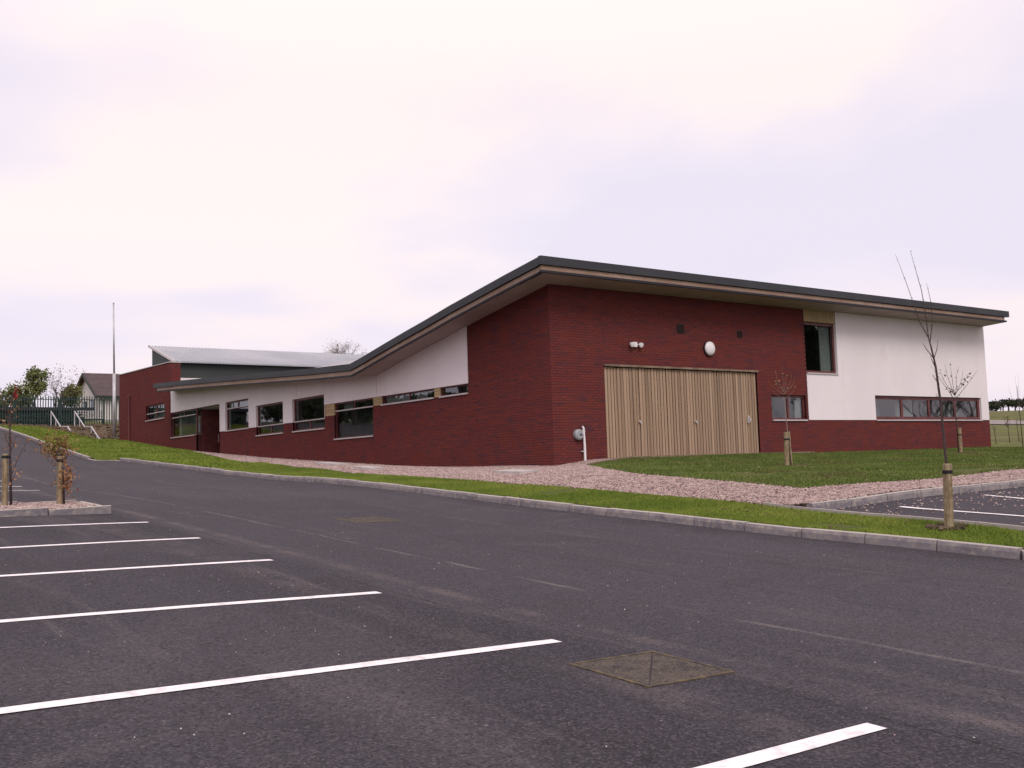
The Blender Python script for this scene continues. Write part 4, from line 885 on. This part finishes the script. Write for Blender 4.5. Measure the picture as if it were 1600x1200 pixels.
# 1: the tall bare sapling on the verge. Image-right of the camera in the ground plane:
rg = Vector((r0.x, r0.y, 0)).normalized(); fg = Vector((f.x, f.y, 0)).normalized()
def off(a, dpt, z): v = rg*a + fg*dpt; return (v.x, v.y, z)
bz = hv(-5.72, -14.93); b1 = (-5.72, -14.93, bz)
tr1 = [off(.012, .05, -.05), off(.01, .04, .85), off(-.02, .03, 1.6), off(-.06, 0, 2.0), off(-.10, 0, 2.24), off(-.125, 0, 2.36)]
tw1 = [[off(-.125, 0, 2.36), off(-.21, .02, 2.56), off(-.25, .03, 2.72), off(-.36, .02, 3.10), off(-.47, 0, 3.42)],
       [off(-.125, 0, 2.36), off(-.15, -.03, 2.60), off(-.19, -.04, 2.95), off(-.25, -.03, 3.25), off(-.29, -.02, 3.46)],
       [off(-.11, 0, 2.30), off(-.05, .03, 2.58), off(-.055, .04, 2.85), off(-.085, .05, 3.05)],
       [off(-.075, 0, 2.10), off(-.16, .0, 2.22), off(-.20, .0, 2.30)], [off(-.075, 0, 2.10), off(-.02, .02, 2.22), off(.0, .03, 2.33)],
       [off(-.05, 0, 1.95), off(-.09, .02, 2.08), off(-.11, .02, 2.14)], [off(-.03, 0, 1.78), off(-.075, .02, 1.86), off(-.10, .02, 1.90)], [off(-.02, 0, 1.55), off(-.06, -.02, 1.60), off(-.085, -.02, 1.66)]]
sapling(b1, tr1, .021, tw1, 'tall bare sapling tied to the nearest stake on the grass verge')
stake(tuple(Vector(b1)+Vector(off(-.045, -.045, 0))), .80, .056, 'thick round timber stake on the verge beside the side car park', .70, off(.04, .09, 0)[:2], off(.03, 0, 0)[:2])
# 2: small sapling on the lawn
def fan(base_z, top_z, n_, spread, start=0.0, sd=1, depth=.5):
    rr = random.Random(sd); o_ = []
    for i in range(n_):
        a = (i/(n_-1)-.5)*2*spread if n_ > 1 else 0; dpt = rr.uniform(-depth, depth)*spread; tz = top_z*(1-.14*abs(a/spread))*rr.uniform(.93, 1.02); z0 = base_z+rr.uniform(0, .15)
        o_.append([off(0, 0, z0), off(a*.45, dpt*.4, z0+(tz-z0)*.3), off(a*.8+rr.gauss(0, .02), dpt*.7, z0+(tz-z0)*.65), off(a+rr.gauss(0, .03), dpt, tz)])
    return o_
def along(tw, n_, s_, lo=0.3):
    pts = []
    for _ in range(n_):
        q = random.choice(tw); i = random.randrange(1, len(q)); p = Vector(q[i-1]).lerp(Vector(q[i]), random.random()); pts.append(tuple(p+Vector((random.gauss(0, s_), random.gauss(0, s_), random.gauss(0, s_)))))
    return pts
b2 = (3.5, -5.05, hv(3.5, -5.05)); tw2 = fan(1.78, 2.62, 7, .36, sd=3) + [[off(0, 0, 1.72), off(-.2, 0, 1.85), off(-.28, .05, 1.95)], [off(0, 0, 1.70), off(.22, 0, 1.88), off(.33, 0, 2.02)]]
sapling(b2, [off(.10, 0, -.05), off(.05, 0, .9), off(0, 0, 1.78)], .022, tw2, 'small forked sapling on the lawn before the small window', 'barkpale', [(along(tw2, 26, .04), .035, 'olive')])
stake(tuple(Vector(b2)+Vector(off(-.02, -.04, 0))), .88, .060, 'round timber stake in the lawn right of the timber doors', .70, off(.10, .02, 0)[:2], off(.02, 0, 0)[:2])
mb = MB(); mb.tube([off(.12, .03, -.05), off(.09, .03, .9)], .03, 6); o = mb.build('tree_guard', 'stake'); o.location = b2; tag(o, 'thin second stake behind the lawn stake right of the doors', 'stake')
# 3: sapling near the white wall
b3 = (14.55, -3.2, hv(14.55, -3.2)); tw3 = fan(1.9, 3.2, 6, .5, sd=8) + [[off(0, 0, 1.8), off(.45, 0, 2.3), off(.8, 0, 2.75)], [off(0, 0, 1.75), off(-.4, 0, 2.4), off(-.72, .1, 3.0)]]
sapling(b3, [off(.0, 0, -.05), off(.0, 0, 1.0), off(-.12, 0, 2.0)], .03, tw3, 'sapling with a few dark leaves in front of the white rendered wall', 'bark', [(along(tw3, 46, .04), .05, 'leafdark')])
stake(tuple(Vector(b3)+Vector(off(.05, -.05, 0))), .85, .060, 'pale timber stake at the white wall below the long window', .62, off(0, .02, 0)[:2])
# 4,5: saplings on the gravel island
b4 = (-14.80, -4.35, h1(-14.8, -4.35)+.07)
b4 = (-14.33, -4.35, h1(-14.33, -4.35)+.06)
def isl_pt(px_, z_=0): pass
tw4 = [[off(0, 0, .45), off(.12, 0, .75), off(.28, 0, 1.05)], [off(0, 0, .35), off(.08, 0, .52), off(.15, .05, .6)], [off(0, 0, .5), off(-.12, 0, .62), off(-.22, 0, .75)], [off(0, 0, .85), off(.06, 0, 1.0), off(.10, 0, 1.12)],
       [off(0, 0, .9), off(-.05, 0, 1.05), off(-.1, 0, 1.15)], [off(0, 0, 1.25), off(.05, 0, 1.45), off(.12, 0, 1.6)], [off(0, 0, 1.2), off(-.06, 0, 1.4), off(-.14, 0, 1.75)], [off(0, 0, 1.5), off(.03, 0, 1.75), off(.05, 0, 1.9)]]
lv4 = along(tw4, 90, .05); top4 = [tuple(Vector(off(.09, 0, 1.78))+Vector((random.gauss(0, .025), random.gauss(0, .025), random.gauss(0, .06)))) for _ in range(22)]
sapling(b4, [off(.02, 0, -.05), off(0, 0, .8), off(-.01, 0, 1.35), off(.02, 0, 1.75)], .022, tw4, 'thin sapling with sparse copper leaves at the left end of the gravel island', 'bark', [(lv4, .026, 'copper'), (top4, .03, 'redleaf')])
stake(tuple(Vector(b4)+Vector(off(-.07, -.02, 0))), .84, .044, 'timber stake at the left end of the gravel island', .79, off(.07, .0, 0)[:2])
b5 = (-13.58, -4.35, h1(-13.58, -4.35)+.06)
tw5 = fan(.55, 1.15, 6, .20, sd=5) + [[off(.02, 0, .30), off(.10, 0, .45), off(.17, 0, .62)], [off(.02, 0, .28), off(.14, .04, .38), off(.2, 0, .5)], [off(.02, 0, .3), off(-.08, 0, .36), off(-.12, 0, .52)], [off(.0, 0, .8), off(-.22, 0, .85), off(-.28, 0, .92)]]
pts5 = [tuple(Vector(off(random.gauss(-.09, .12), random.gauss(0, .1), random.gauss(.98, .11)))) for _ in range(520)]; pts5b = [tuple(Vector(off(random.gauss(.09, .05), random.gauss(0, .06), random.gauss(.42, .12)))) for _ in range(220)]
sapling(b5, [off(.05, 0, -.05), off(.035, 0, .4), off(.0, 0, .8), off(-.06, 0, 1.1)], .020, tw5, 'bushy sapling with olive and copper leaves at the right end of the gravel island', 'bark', [(pts5, .026, 'olive'), (pts5b + along(tw5, 220, .045), .026, 'copper')])
stake(tuple(Vector(b5)+Vector(off(-.01, -.03, 0))), .80, .044, 'timber stake at the right end of the gravel island', .73, off(.03, .02, 0)[:2])

# ------------------------------------------------------------------ larger trees
def tree_mesh(seed, ht, spread, trunk_h, r0_, depth=4, nb=4, leaf_n=0, leaf_s=.06, upright=.5):
    rr = random.Random(seed); mb = MB(); tips = []
    def grow(p, dd, ln, rad, lev):
        q = p; pts = [tuple(p)]; rs = [rad]; dcur = dd.copy(); n_ = 3
        for i in range(n_):
            dcur = (dcur + Vector((rr.gauss(0, .16), rr.gauss(0, .16), rr.gauss(.05, .08)))).normalized(); q = q + dcur*ln/n_; pts.append(tuple(q)); rs.append(rad*(1-.5*(i+1)/n_))
        mb.tube(pts, rs, 5 if lev < 2 else 3, cap=False)
        if lev >= depth-1: tips.append((q, lev)); tips.append((Vector(pts[2]), lev))
        if lev >= depth: return
        for k_ in range(nb + (1 if lev == 0 else 0)):
            i = rr.choice((1, 2, 3, 3)) if k_ else 3; a = rr.uniform(0, 6.28); sp_ = rr.uniform(.35, .95)*spread
            nd = (dcur + Vector((math.cos(a)*sp_, math.sin(a)*sp_, upright*rr.uniform(-.2, .6)))).normalized(); grow(Vector(pts[i]), nd, ln*rr.uniform(.55, .8), rs[i]*.68, lev+1)
    grow(Vector((0, 0, -.1)), Vector((0, 0, 1)), trunk_h, r0_, 0)
    zmax = max(v[2] for v in mb.v); k = ht/zmax; mb.v = [(v[0]*k, v[1]*k, v[2]*k) for v in mb.v]
    lv = []
    for (p, lev) in tips:
        for _ in range(leaf_n): lv.append((p.x*k+rr.gauss(0, .17), p.y*k+rr.gauss(0, .17), p.z*k+rr.gauss(0, .15)))
    return mb.mesh('trunk', 'barkfar'), lv
def big_tree(name, x, y, label, seed, ht, m='leafgreen', leaf_n=6, leaf_s=.08, group=None, z=None, bark='barkfar', **kw):
    t = thing(name, label, 'tree', (x, y, h1(x, y) if z is None else z), group)
    me, lv = tree_mesh(seed, ht, leaf_n=leaf_n, **kw); link('trunk', me, t)
    if lv: leaf_cloud('crown', lv, leaf_s, m, t)
    return t
big_tree('bushy_tree', -1.2, 58.5, 'bushy green tree behind the palisade fence left of the house', 11, 3.9, 'leafgreen', 14, .10, spread=1.15, trunk_h=1.0, r0_=.12, depth=4, nb=3, z=4.3)
big_tree('bushy_tree', -2.9, 59.5, 'low green bush at the far left behind the palisade fence', 12, 2.4, 'leafgreen', 12, .10, spread=1.3, trunk_h=.7, r0_=.1, depth=4, nb=3, z=4.2)
big_tree('autumn_tree', .4, 59.5, 'nearly bare reddish tree between the green tree and the house', 15, 4.2, 'leafred', 1, .05, spread=.85, trunk_h=1.3, r0_=.14, depth=5, nb=3, z=4.4)
big_tree('bushy_tree', 2.6, 62.5, 'small green tree against the left side of the house gable', 17, 2.9, 'leafgreen', 8, .10, spread=1.0, trunk_h=.8, r0_=.1, depth=4, nb=3, z=4.4)
big_tree('bare_tree', 32.3, 76.9, 'bare rounded tree showing above the hall roof', 21, 7.9, 'leafred', 1, .05, spread=.95, trunk_h=2.4, r0_=.34, depth=5, nb=4)
big_tree('bare_tree', 35.6, 75.5, 'smaller bare tree just left of the rising roof edge', 23, 6.8, 'leafred', 1, .05, spread=.8, trunk_h=2.2, r0_=.30, depth=5, nb=3)
# pine row on the far right skyline
pine = None
for i, (tx, ty, top_z) in enumerate(((361.8, 186.0, 17.9), (369.9, 188.7, 19.2), (378.6, 191.1, 20.2), (367.1, 182.2, 19.4), (376.2, 184.2, 19.9), (385.1, 186.3, 19.7), (374.0, 177.1, 19.4), (384.0, 178.5, 19.1))):
    z = h1(tx, ty); p = Vector((tx, ty, z))
    t = thing('pine_tree', ('farthest left', 'second from the left', 'third from the left', 'fourth from the left', 'fifth from the left', 'sixth from the left', 'seventh, at the photo edge', 'last, past the photo edge')[(0, 1, 2, 3, 4, 5, 6, 7)[i]] + ' in the row of dark pines right of the school', 'tree', (p.x, p.y, z), 'dark pines on the far right skyline')
    mb = MB(); ht = max(3.0, top_z-z); rr = random.Random(i)
    for _ in range(3): xx = rr.uniform(-1, 1); mb.tube([(xx, 0, -.3), (xx+rr.uniform(-.3, .3), 0, ht*.6)], [.2, .1], 5)
    mb.build('trunk', 'barkfar', t)
    pts = []
    for _ in range(9):
        c = Vector((rr.gauss(0, 1.5), rr.gauss(0, 1.5), ht*rr.uniform(.48, .85)))
        for _ in range(60): pts.append(tuple(c+Vector((rr.gauss(0, .8), rr.gauss(0, .8), rr.gauss(0, .42)))))
    leaf_cloud('crown', pts, .42, 'leafdark', t)
# whips in the rough grass on the right
for i, (wx, wy, ht, lb, lf) in enumerate(((29.1, 2.25, 3.6, 'tall thin bare sapling at the right edge beyond the lawn', 0), (41.4, 9.4, 1.7, 'short sapling with reddish top beyond the white wall corner', 14), (43.8, 10.1, 1.6, 'short bare whip beside the reddish one beyond the wall', 0), (38.8, 8.8, 1.2, 'grey tree shelter stick beyond the corner of the white wall', 0))):
    p = Vector((wx, wy, 0)); z = h1(wx, wy); tws = fan(ht*.45, ht, 4, .35*ht/3, sd=i+30)
    sapling((wx, wy, z), [off(.05, 0, -.1), off(.0, 0, ht*.5), off(-.03, 0, ht*.8)], .022, tws, lb, 'bark', [(along(tws, lf*4, .06), .06, 'leafred')] if lf else None)

# ------------------------------------------------------------------ fence, house, pole, handrails
FN = thing('palisade_fence', 'dark green steel palisade fence behind the soil bank at the far left', 'fence')
pm = MB(); pm.prism([(-.032, 0), (.032, 0), (.032, 1.90), (0, 2.02), (-.032, 1.90)], -.008, .008, axis=1); pm = pm.mesh('pale', 'palisade')
pz = {}
for i in range(108):
    x = -10.0+i*.16; z = max(3.58, h1(x, 50)-.02); link('pale', pm, FN, (x, 50, z))
for zz in (.35, 1.72):
    mb = MB(); mb.box(-10.1, 7.3, 50.012, 50.06, 3.62+zz, 3.67+zz); mb.build('rail', 'palisade', FN)
for i in range(7):
    x = -9.8+i*2.75; mb = MB(); mb.box(x-.05, x+.05, 50.065, 50.16, 3.3, 5.35); mb.build('post', 'palisade', FN)
SH = thing('low_shed', 'long low dark shed with a flat roof behind the palisade fence', 'shed')
mb = MB(); mb.box(-12, 1.05, 52.0, 54.5, 4.75, 4.98); mb.build('roof', 'dark', SH)
mb = MB(); mb.box(-11.9, .5, 52.3, 54.4, 3.0, 4.74); mb.build('wall', 'hall_wall', SH)
hd = thing('hedge', 'dark green hedge growing against the palisade fence at the far left', 'hedge')
pts = [(random.uniform(-11, -.2), 50.9+random.gauss(0, .35), random.uniform(3.5, 4.45)+.22*noise.noise(Vector((i*.01, 0, 0)))) for i in range(9500)]
leaf_cloud('foliage', pts, .07, 'hedge', hd)
bn = thing('garden_bench', 'pale slatted bench behind the fence beside the handrails', 'bench', (.6, 51.6, 3.68))
for k_ in range(3):
    mb = MB(); mb.box(-.8, .9, -.02, .02, .62+k_*.16, .74+k_*.16); mb.build('back_slat', 'alu', bn)
mb = MB(); mb.box(-.8, .9, -.5, -.02, .42, .47); mb.build('seat', 'palisade', bn)
for x in (-.75, .85):
    mb = MB(); mb.box(x-.03, x+.03, -.48, .03, -.15, .42); mb.box(x-.03, x+.03, .021, .06, .42, 1.05); mb.build('leg', 'palisade', bn)
# house
HS = thing('white_house', 'white rendered bungalow with brown tiled roof beyond the fence', 'house')
mb = MB(); mb.prism([(63.5, 3.8), (71.5, 3.8), (71.5, 7.0), (67.4, 8.72), (63.5, 6.78)], 4.35, 22, axis=0); mb.build('wall', 'housewall', HS)
for s_, y0, y1, z0, z1 in ((0, 63.1, 67.4, 6.66, 8.86), (1, 71.9, 67.4, 6.86, 8.86)):
    mb = MB(); mb.hexa([(4.0, y0, z0-.1), (22.3, y0, z0-.1), (22.3, y1, z1-.1), (4.0, y1, z1-.1), (4.0, y0, z0), (22.3, y0, z0), (22.3, y1, z1), (4.0, y1, z1)]); rf = mb.build('roof', 'slate', HS)
    if s_ == 0:
        rm = MB(); rm.box(0, 18.2, -.02, .26, .0, .02); rm = rm.mesh('tile_course', 'slate'); al = math.atan2(z1-z0, y1-y0)
        for i in range(17):
            q = i/17; link('tile_course', rm, rf, (4.05, y0+(y1-y0)*q, z0+(z1-z0)*q+.012), (al-.04, 0, 0))
mb = MB()
for (y0, z0, y1, z1) in ((63.05, 6.62, 67.4, 8.84), (71.95, 6.82, 67.4, 8.84)):
    mb.hexa([(3.93, y0, z0-.22), (3.995, y0, z0-.22), (3.995, y1, z1-.22), (3.93, y1, z1-.22), (3.93, y0, z0+.03), (3.995, y0, z0+.03), (3.995, y1, z1+.03), (3.93, y1, z1+.03)])
mb.box(4.0, 22.3, 63.02, 63.095, 6.5, 6.66); mb.build('bargeboard', 'bargeboard', HS)
def hwin(a0, a1, b0, b1, c0, c1, side):
    mb = MB(); mb.box(a0, a1, b0, b1, c0, c1); W = mb.build('window', 'bargeboard', HS); mb = MB()
    if side: mb.box(a0-.02, a0-.005, b0+.08, b1-.08, c0+.08, c1-.08)
    else: mb.box(a0+.08, a1-.08, b0-.02, b0-.005, c0+.08, c1-.08)
    mb.build('pane', 'glass', W)
hwin(4.28, 4.345, 65.0, 66.1, 5.3, 6.5, True); hwin(4.28, 4.345, 67.6, 68.8, 5.3, 6.5, True); hwin(5.9, 7.0, 63.43, 63.495, 5.1, 6.4, False); hwin(9.4, 10.6, 63.43, 63.495, 5.1, 6.4, False)
# flag pole
t = thing('flag_pole', 'tall slender grey flag pole left of the brick wing', 'pole', (.28, 44.2, 3.0))
mb = MB(); mb.tube([(0, 0, -.4), (0, 0, 3.6)], .10, 10); mb.build('lower_pole', 'steel', t, smooth=True); mb = MB(); mb.tube([(0, 0, 3.6), (-.03, 0, 8.0)], [.06, .045], 8); mb.build('upper_pole', 'steel', t, smooth=True)
mb = MB(); mb.tube([(-.03, 0, 8.0), (-.03, 0, 8.06)], .06, 8); mb.build('cap', 'steel', t)
# steps with two handrails
ST = thing('steps', 'dark concrete steps between two handrails on the soil bank', 'steps')
for i in range(14):
    y0 = 49.2-i*.40; z0 = 3.55-i*.155; mb = MB(); mb.box(-2.15, -1.05, y0-.42, y0, z0-.6, z0); mb.build('tread', 'concrete', ST)
def rail(x, pts, label):
    t = thing('handrail', label, 'handrail', (x, 0, 0), 'galvanised handrails of the steps')
    mb = MB(); mb.tube([(0, p[0], p[1]) for p in pts], .042, 8); mb.build('top_rail', 'steel', t)
    for (y, z) in ((pts[0][0], pts[0][1]), ((pts[0][0]+pts[1][0])/2, (pts[0][1]+pts[1][1])/2), pts[1], pts[2], ((pts[2][0]+pts[3][0])/2, (pts[2][1]+pts[3][1])/2)):
        mb = MB(); mb.tube([(0, y, z-1.15), (0, y, z-.03)], .038, 8); mb.build('post', 'steel', t)
rail(-2.2, [(49.8, 4.55), (47.1, 3.41), (45.25, 3.33), (43.2, 2.45)], 'left galvanised handrail of the steps, nearer the road')
rail(-1.0, [(48.7, 4.50), (46.1, 3.35), (44.5, 3.29), (41.9, 2.12)], 'right galvanised handrail of the steps, nearer the brick wing')

# ------------------------------------------------------------------ trees around the site that the windows mirror
base_me, base_lv = tree_mesh(51, 9.0, 1.0, 2.2, .22, depth=5, nb=3)
lvs = []
for (x, y, s_) in ((-26, 44, .9), (-31, 52, 1.1), (-24, 58, .8), (-33, 66, 1.0), (-27, 76, 1.1), (-38, 84, 1.2), (-30, 30, .8), (-40, 96, 1.2), (62, -26, 1.0), (78, -34, 1.1), (54, -38, .9), (94, -46, 1.2), (40, -30, .85), (112, -52, 1.2)):
    t = thing('bare_tree', 'bare tree left of the road, mirrored in the windows of the long wall' if x < 0 else 'bare tree beyond the side car park, mirrored in the windows right of the doors', 'tree', (x, y, h1(x, y)), 'bare trees mirrored in the left windows' if x < 0 else 'bare trees mirrored in the right windows'); link('trunk', base_me, t); t.scale = (s_, s_, s_); t.rotation_euler = (0, 0, random.uniform(0, 6))
def hedge_row(x0, y0, x1, y1, ht, label):
    t = thing('hedge', label, 'hedge'); n_ = 5200; q = RNG.uniform(0, 1, n_); x = x0+(x1-x0)*q+RNG.normal(0, .8, n_); y = y0+(y1-y0)*q+RNG.normal(0, .8, n_)
    top = ht*(.8+.35*clump(x, y, .16)); z = H(x, y)+top*np.sqrt(RNG.uniform(0, 1, n_)); leaf_cloud('foliage', np.c_[x, y, z], .42, 'leafdark', t)
hedge_row(-26, 30, -36, 105, 2.9, 'tall dark hedge left of the road, mirrored in the left windows'); big_tree('conifer', 49, -29, 'tall dense dark conifer beyond the side car park, mirrored in the tall window', 77, 13, 'leafdark', 7, .35, spread=.8, trunk_h=3, r0_=.3, depth=4, nb=4)
hedge_row(38, -30, 125, -56, 3.6, 'dark hedge beyond the side car park, mirrored in the right windows')
